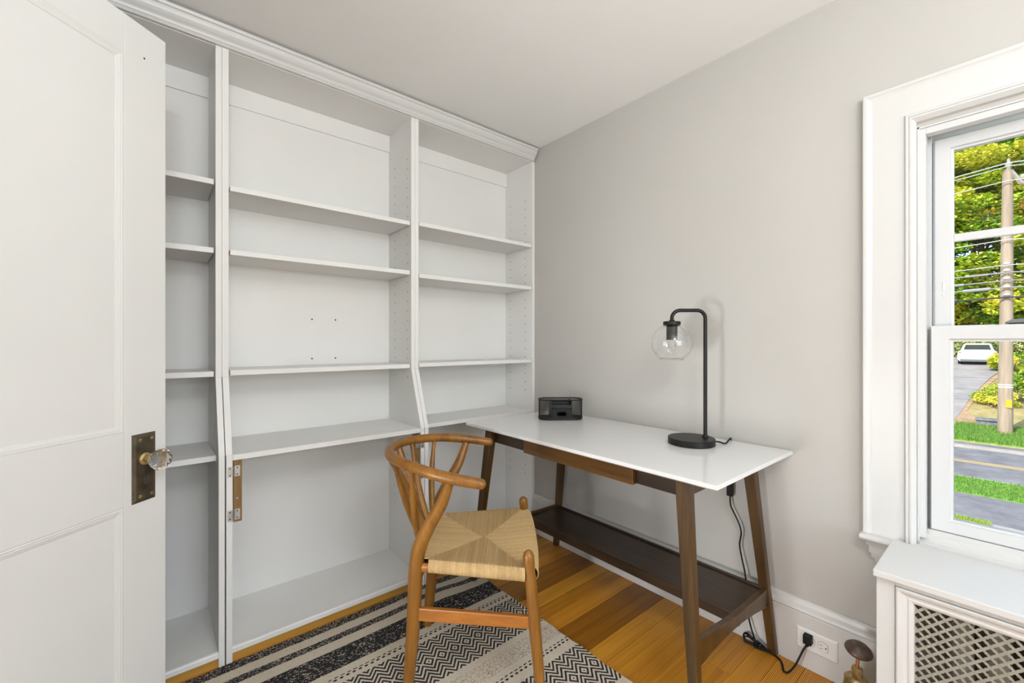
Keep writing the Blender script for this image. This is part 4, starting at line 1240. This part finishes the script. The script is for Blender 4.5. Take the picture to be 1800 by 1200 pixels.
# hill beyond the road
def hill(name, x0, x1, mat, dz=0.0):
    bm = bmesh.new()
    xs = [x0] + [x for x in (41.4, 52.0) if x0 < x < x1] + [x1]
    for a, b_ in zip(xs[:-1], xs[1:]):
        prism(bm, [(a, zt(a) - 2), (b_, zt(b_) - 2), (b_, zt(b_) + dz), (a, zt(a) + dz)], YA, YZ, axis='y')
    o = obj(name, bm, mat); o['kind'] = 'structure'; return o
hill('hill', 26.8, 75.0, M['verge'])
polyground('lawn', [(27.0, YA), (29.4, YA), (29.3, 0.9), (28.9, 2.0), (27.0, 2.3)], M['lawn'], 0.04)
polyground('sandy_edge', [(28.9, 2.2), (29.5, 1.2), (31.4, 1.85), (35.69, 1.50), (40.0, 0.75), (44, 0.6), (44, 1.2), (35.6, 1.75), (31.3, 2.1), (29.6, 2.4)], M['dirt'], 0.03)
polyground('side_street', [(26.8, 2.35), (29.08, 2.22), (31.41, 2.0), (33.8, 1.87), (35.69, 1.65), (38.45, 1.31), (40.0, 1.01), (41.39, 0.85), (41.39, 7.5), (26.8, 8.5)], M['asphalt2'], 0.05)
polyground('side_street', [(41.41, 0.85), (51.9, 0.3), (51.9, 6.6), (41.41, 7.5)], M['asphalt2'], 0.05)
# grass blades on the near strips, uncountable
def grass(name, x0, x1, y0, y1, n, mat, label, hh=0.10, dz=0.02):
    rnd = random.Random(hash(name) % 1000 + n)
    vs, fs = [], []
    for k in range(n):
        x, y = rnd.uniform(x0, x1), rnd.uniform(y0, y1); a = rnd.uniform(0, PI); q = rnd.uniform(0.5, 1) * hh
        z = zt(x) + dz; w_ = 0.014; i = len(vs); lx, ly = rnd.uniform(-.4, .4) * q, rnd.uniform(-.4, .4) * q
        vs += [(x - w_ * math.cos(a), y - w_ * math.sin(a), z), (x + w_ * math.cos(a), y + w_ * math.sin(a), z), (x + lx, y + ly, z + q)]
        fs.append((i, i + 1, i + 2))
    me = bpy.data.meshes.new(name); me.from_pydata(vs, [], fs); me.materials.append(mat)
    o = bpy.data.objects.new(name, me); COL.objects.link(o)
    tag(o, label, 'grass', kind='stuff')
grass('grass', 17.8, 19.85, -1.5, 3.0, 9000, M['lawn'], 'mown green grass strip between the sidewalk and the road', 0.08)
grass('grass', 27.0, 29.3, -1.5, 2.1, 9000, M['lawn'], 'long green grass around the foot of the utility pole', 0.20, 0.03)
grass('grass', 14.0, 15.2, 0.5, 2.5, 4000, M['lawn2'], 'yellow green grass at the near edge of the sidewalk', 0.09, 0.03)

# utility pole
px_, = (28.5,)
pole = thing('utility_pole', 'tall weathered wooden utility pole seen through the window across the road', 'utility pole', (px_, 0.53, -2.85))
obj('shaft', T([(0, 0.0, 0.0, 0.235), (0, -0.02, 3.0, 0.218), (0, -0.05, 7.0, 0.190), (0, -0.075, 11.45, 0.160), (0, -0.075, 11.52, 0.10)], seg=20), M['bark'], pole, smooth=True)
obj('pole_pin', T([(0, -0.10, 11.4, 0.06), (0, -0.10, 11.62, 0.06), (0, -0.10, 11.66, 0.10), (0, -0.10, 11.78, 0.11), (0, -0.10, 11.84, 0.05), (0, -0.10, 11.98, 0.05)], seg=12), M['concrete'], pole, smooth=True)
obj('brace_arm', T([(-0.05, -0.16, 11.45), (-0.05, -0.50, 10.75)], 0.075, seg=4), M['concrete'], pole)
obj('arm_insulator', T([(-0.05, -0.50, 10.95, 0.04), (-0.05, -0.50, 11.02, 0.09), (-0.05, -0.50, 11.12, 0.09), (-0.05, -0.50, 11.2, 0.03)], seg=10), M['concrete'], pole, smooth=True)
obj('marker_plate', B((-0.25, -0.22, -0.20, -0.02, 1.20, 1.55)), plain('marker_yellow', (0.80, 0.42, 0.02), 0.5), pole)
for z in (2.05, 2.15):
    obj('band', T([(0, -0.015, z), (0, -0.015, z + 0.05)], 0.228, seg=20), M['line'], pole)
for z in (6.05, 6.4, 6.75, 7.1, 7.4):
    obj('clamp', B((-0.24, -0.17, -0.14, 0.04, z, z + 0.07)), M['steel'], pole)
wire_m = plain('wire_grey', (0.30, 0.30, 0.30), 0.6); wire_l = plain('wire_light', (0.62, 0.62, 0.60), 0.5); wire_d = plain('wire_dark', (0.05, 0.05, 0.05), 0.6)
def wire(zp, r, mat, label, dy=0.0, sag=0.95, splices=()):
    pts = []
    for side in (1, -1):
        seg_ = []
        for k in range(15):
            t = k / 14 * 17.5
            seg_.append((px_ - 0.28, 0.45 + dy + side * t, zp - 4 * sag * (t / 35) * (1 - t / 35)))
        pts = (seg_[::-1] + pts) if side == 1 else (pts + seg_[1:])
    bm = T(pts, r, seg=5)
    for (y0, y1, rr) in splices:
        def zz(y): t = abs(y - 0.45 - dy); return zp - 4 * sag * (t / 35) * (1 - t / 35)
        tube(bm, [(px_ - 0.28, y0, zz(y0)), (px_ - 0.28, y1, zz(y1))], rr, seg=8)
    o = obj('overhead_wire', bm, mat, smooth=True)
    tag(o, label, 'wire', 'overhead wires on the utility pole')
def zpix(y): return CAMH + (602 - y) / 754 * 18.69
wire(zpix(290), 0.022, wire_l, 'pale overhead wire running over the very top of the utility pole')
wire(zpix(296), 0.016, wire_l, 'thin pale overhead wire just under the topmost one')
wire(zpix(321), 0.018, wire_l, 'pale overhead wire ending below the pole top, second level down', sag=0.8)
wire(zpix(423), 0.018, wire_l, 'light overhead wire just below the upper sash muntin', sag=0.6)
wire(zpix(467), 0.018, wire_l, 'light overhead wire half way between the muntin and the lowest cable', sag=0.5)
wire(zpix(480), 0.030, wire_m, 'thick grey overhead cable with a long splice sleeve', sag=0.4, splices=((1.0, 1.7, 0.045), (-0.6, -0.25, 0.09)))
wire(zpix(494), 0.026, wire_m, 'grey overhead cable below the spliced cable', sag=0.4, splices=((1.75, 2.1, 0.06),))
wire(zpix(506), 0.028, wire_m, 'grey overhead cable with a dark sleeve above the lowest cable', sag=0.4, splices=((0.95, 1.8, 0.075),))
wire(zpix(523), 0.038, wire_d, 'thick dark overhead cable, the lowest on the pole', sag=0.35, splices=((1.95, 2.3, 0.12),))
sl = thing('street_light', 'dark street light on the right of the utility pole above the meeting rail', 'street light', (px_ - 0.30, 0.3, 2.02))
obj('arm', B((0.0, 0.08, -0.45, 0.10, -0.12, -0.02)), wire_d, sl)
bm = bmesh.new(); prism(bm, [(0.22, -0.02), (0.22, 0.02), (0.0, 0.14), (-1.0, 0.20), (-1.0, 0.02)], -0.15, 0.15, axis='x')
obj('lamp_head', bm, plain('lamp_head_grey', (0.10, 0.10, 0.10), 0.5), sl)

# grey stone planter by the kerb
pb = obj('stone_planter', B((-0.3, 0.3, -0.33, 0.33, 0.0, 0.34), (-0.36, 0.36, -0.38, 0.38, 0.28, 0.36)), plain('grey_stone', (0.22, 0.23, 0.23), 0.9, 0, 0.4, 8), loc=(29.4, 1.09, zt(29.4) - 0.03), bevel=0.03)
tag(pb, 'small grey stone block with a rim on the verge left of the utility pole', 'stone block')

# white car seen from behind on the side street
car = thing('car', 'white car seen from behind on the street up the hill', 'car', (41.9, 2.0, zt(41.9) + 0.05), math.radians(2))
wp = plain('car_white', (0.80, 0.80, 0.80), 0.25, 0.0, 0.01); dg = plain('car_glass', (0.05, 0.06, 0.06), 0.1); tyre = plain('tyre', (0.02, 0.02, 0.02), 0.8); red = plain('tail_lamp', (0.45, 0.06, 0.04), 0.3)
def section_loft(secs):
    bm = bmesh.new(); rs = []
    for x, pts in secs: rs.append([bm.verts.new((x, y, z)) for y, z in pts])
    n = len(rs[0])
    for a, b_ in zip(rs[:-1], rs[1:]):
        for k in range(n): bm.faces.new((a[k], a[(k + 1) % n], b_[(k + 1) % n], b_[k]))
    bm.faces.new(rs[0][::-1]); bm.faces.new(rs[-1]); return bm
def bsec(w_, z0_, z1_): 
    return [(-w_ * 0.86, z0_), (w_ * 0.86, z0_), (w_ * 0.98, z0_ + 0.15), (w_, z0_ + 0.38), (w_ * 0.95, z1_ - 0.10), (w_ * 0.84, z1_), (-w_ * 0.84, z1_), (-w_ * 0.95, z1_ - 0.10), (-w_, z0_ + 0.38), (-w_ * 0.98, z0_ + 0.15)]
obj('body', section_loft([(-0.02, bsec(0.82, 0.34, 0.86)), (0.10, bsec(0.91, 0.24, 0.97)), (0.6, bsec(0.95, 0.20, 1.00)), (2.6, bsec(0.95, 0.20, 0.96)), (3.9, bsec(0.93, 0.20, 0.86)), (4.6, bsec(0.80, 0.28, 0.70))]), wp, car, smooth=True, angle=0.5)
def csec(w_, z0_, z1_): return [(-w_, z0_), (w_, z0_), (w_ * 0.80, z1_ - 0.05), (w_ * 0.70, z1_), (-w_ * 0.70, z1_), (-w_ * 0.80, z1_ - 0.05)]
obj('cabin', section_loft([(0.45, csec(0.78, 0.95, 1.02)), (1.05, csec(0.80, 0.95, 1.42)), (2.2, csec(0.80, 0.95, 1.47)), (3.1, csec(0.78, 0.92, 0.98))]), wp, car, smooth=True, angle=0.5)
bm = bmesh.new(); bm.faces.new([bm.verts.new(p) for p in ((0.46, -0.62, 1.03), (0.46, 0.62, 1.03), (0.93, 0.54, 1.35), (0.93, -0.54, 1.35))])
bmesh.ops.translate(bm, verts=bm.verts[:], vec=(-0.012, 0, 0.012)); obj('rear_window', bm, dg, car)
obj('bumper', B((-0.05, 0.10, -0.78, 0.78, 0.26, 0.40)), plain('bumper_dark', (0.16, 0.17, 0.18), 0.5), car, bevel=0.03)
for s in (-1, 1):
    obj('tail_lamp', B((-0.012, 0.06, *sorted((s * 0.50, s * 0.84)), 0.80, 0.86)), red, car, bevel=0.01)
    for xw in (0.85, 3.6):
        obj('wheel', lathe(bmesh.new(), [(0.20, -0.10), (0.33, -0.10), (0.34, -0.06), (0.34, 0.06), (0.33, 0.10), (0.20, 0.10)], seg=20, mat=Matrix.Translation((xw, s * 0.80, 0.33)) @ Matrix.Rotation(PI / 2, 4, 'X')), tyre, car, smooth=True)

# foliage
def leaf_mat(name, stops):
    m, nt, b = new_mat(name)
    at = nt.nodes.new('ShaderNodeVertexColor'); at.layer_name = 'leaf'
    sp = nt.nodes.new('ShaderNodeSeparateColor'); nt.links.new(at.outputs[0], sp.inputs[0])
    nt.links.new(ramp(nt, sp.outputs[0], stops), b.inputs['Base Color'])
    b.inputs['Roughness'].default_value = 0.6; b.inputs['Specular IOR Level'].default_value = 0.2
    return m
LM = leaf_mat('maple_leaf', [(0.0, (0.10, 0.24, 0.02)), (0.4, (0.26, 0.46, 0.03)), (0.7, (0.62, 0.68, 0.06)), (1.0, (0.95, 0.82, 0.10))])
LD = leaf_mat('dark_leaf', [(0.0, (0.05, 0.12, 0.02)), (0.6, (0.15, 0.29, 0.05)), (1.0, (0.34, 0.46, 0.09))])
LP = leaf_mat('pale_leaf', [(0.0, (0.20, 0.28, 0.08)), (0.6, (0.42, 0.50, 0.18)), (1.0, (0.66, 0.66, 0.30))])
LR = leaf_mat('rust_leaf', [(0.0, (0.30, 0.11, 0.03)), (1.0, (0.72, 0.33, 0.10))])
def foliage_mesh(name, pads, mat, seed, size, flat=0.55):
    rnd = random.Random(seed); vs, fs, tv = [], [], []
    for (cx_, cy_, cz_, rx, ry, rz_, n, tone) in pads:
        for k in range(n):
            u_ = rnd.uniform(-1, 1); a = rnd.uniform(0, 2 * PI); q = math.sqrt(1 - u_ * u_); rr = rnd.uniform(0.55, 1.05)
            x, y, z = cx_ + rx * q * math.cos(a) * rr, cy_ + ry * q * math.sin(a) * rr, cz_ + rz_ * u_ * rr
            nx_, ny_, nz_ = rnd.gauss(0, flat), rnd.gauss(0, flat), 1.0
            l = math.sqrt(nx_ * nx_ + ny_ * ny_ + nz_ * nz_); nrm = Vector((nx_ / l, ny_ / l, nz_ / l))
            t1 = nrm.cross(Vector((math.cos(a * 3), math.sin(a * 3), 0.1))).normalized(); t2 = nrm.cross(t1)
            s = size * rnd.uniform(0.6, 1.25); i = len(vs); c = Vector((x, y, z))
            vs += [tuple(c + t1 * s), tuple(c + t2 * s * 0.7), tuple(c - t1 * s), tuple(c - t2 * s * 0.7)]
            fs.append((i, i + 1, i + 2, i + 3)); tv.append(max(0, min(1, tone + rnd.gauss(0, 0.13))))
    me = bpy.data.meshes.new(name); me.from_pydata(vs, [], fs); me.materials.append(mat)
    ca = me.color_attributes.new('leaf', 'FLOAT_COLOR', 'CORNER')
    arr = []
    for t in tv: arr += [t, t, t, 1.0] * 4
    ca.data.foreach_set('color', arr)
    o = bpy.data.objects.new(name, me); COL.objects.link(o); return o
def tree(label, x, y, h_, R_, zc_lo, mat, seed, npads=60, leaves=220, size=0.13, padr=1.1, tone=(0.2, 0.95), cat='tree', group=None, yb=None):
    t = thing('tree', label, cat, (x, y, zt(x)), 0, group)
    rnd = random.Random(seed); pads = []
    zb = zt(x)
    for k in range(npads):
        u_ = rnd.uniform(-1, 1); a = rnd.uniform(0, 2 * PI); q = math.sqrt(max(0, 1 - u_ * u_)); rr = rnd.uniform(0.45, 1.0) ** 0.6
        zc_ = zc_lo + (h_ - zc_lo) * (0.5 + 0.5 * u_ * rr)
        px2, py2 = R_ * q * math.cos(a) * rr, R_ * q * math.sin(a) * rr
        pr = padr * rnd.uniform(0.6, 1.25)
        pads.append((px2, py2, zc_ - zb, pr, pr, pr * 0.42, int(leaves * (pr / padr) ** 2), rnd.uniform(*tone)))
    o = foliage_mesh('foliage', pads, mat, seed + 5, size); o.parent = t
    bm = T([(1.5, 0, 0, 0.36), (1.6, 0, (h_ - zb) * 0.3, 0.26), (1.5, 0.2, (h_ - zb) * 0.6, 0.14), (1.5, 0, (h_ - zb) * 0.85, 0.05)], seg=10)
    obj('trunk', bm, M['trunk'], t, smooth=True)
    bm = bmesh.new()
    for k in range(9):
        a = rnd.uniform(0, 2 * PI); z0_ = (h_ - zb) * rnd.uniform(0.25, 0.6); ln = R_ * rnd.uniform(0.5, 0.85)
        obj('branch', T([(1.5, 0, z0_, 0.10), (ln * 0.5 * math.cos(a), ln * 0.5 * math.sin(a), z0_ + ln * 0.45, 0.06), (ln * math.cos(a), ln * math.sin(a), z0_ + ln * 0.7, 0.03)], seg=7), M['trunk'], t, smooth=True)
    bm.free()
    return t
tree('large yellow green maple filling the window behind the utility pole', 51.5, 2.2, 19.5, 6.5, -0.3, LM, 3, 420, 360, 0.16, 1.35, (0.3, 1.0))
tree('deep green maple to the right behind the utility pole', 47.0, -4.6, 17.5, 5.2, 0.0, LM, 8, 170, 260, 0.15, 1.25, (0.15, 0.85))
tree('green tree standing behind the large maple on its left', 54.0, 11.5, 18.0, 6.0, 0.4, LM, 21, 120, 200, 0.18, 1.4, (0.15, 0.8))
tree('darker tree far behind at the top of the hill', 68.0, 3.5, 25.0, 10.0, 0.5, LD, 14, 150, 220, 0.24, 2.2, (0.1, 0.6))
tree('rust brown tree crown showing to the right of the pole top', 37.5, -0.95, 9.9, 1.0, 7.4, LR, 17, 26, 260, 0.06, 0.5, (0.2, 0.9))
def bush(label, x, y, r, h_, mat, seed, n=14, leaves=220, size=0.06, tone=(0.2, 0.9)):
    rnd = random.Random(seed); pads = []
    for k in range(n):
        a = rnd.uniform(0, 2 * PI); q = rnd.uniform(0, 1) ** 0.5 * r
        pads.append((q * math.cos(a), q * math.sin(a), rnd.uniform(0.15, 0.85) * h_ * (1 - 0.4 * q / r), r * 0.42, r * 0.42, r * 0.30, leaves, rnd.uniform(*tone)))
    t = thing('shrub', label, 'shrub', (x, y, zt(x)))
    o = foliage_mesh('foliage', pads, mat, seed, size, 0.9); o.parent = t
    for k in range(4):
        a = k * 1.7
        obj('stem', T([(0.1 * math.cos(a), 0.1 * math.sin(a), -0.05, 0.03), (r * 0.5 * math.cos(a), r * 0.5 * math.sin(a), h_ * 0.7, 0.012)], seg=6), M['trunk'], t)
bush('leafy yellow green shrub on the verge just left of the utility pole', 32.6, 1.02, 0.75, 1.15, LM, 31, 14, 240, 0.05, (0.4, 0.95))
bush('tall green shrub to the right of the utility pole', 34.0, -0.35, 1.15, 3.6, LM, 32, 30, 260, 0.06, (0.15, 0.8))
bush('large dark green shrub further right of the pole', 35.6, -2.6, 1.5, 4.0, LD, 33, 26, 260, 0.08, (0.1, 0.8))
bush('pale green hedge bush behind the white car on its left', 48.5, 4.4, 2.2, 2.6, LP, 34, 30, 320, 0.09)
bush('pale green hedge bush behind the white car on its right', 48.0, 1.0, 2.0, 2.8, LP, 35, 30, 320, 0.09, (0.3, 1.0))
bush('leafy green bush overhanging the right side of the white car', 40.2, 0.55, 0.75, 1.55, LM, 36, 14, 240, 0.06, (0.4, 0.95))
bush('pale bush at the far left behind the side street', 50.0, 8.2, 2.4, 2.6, LP, 37, 24, 300, 0.10)
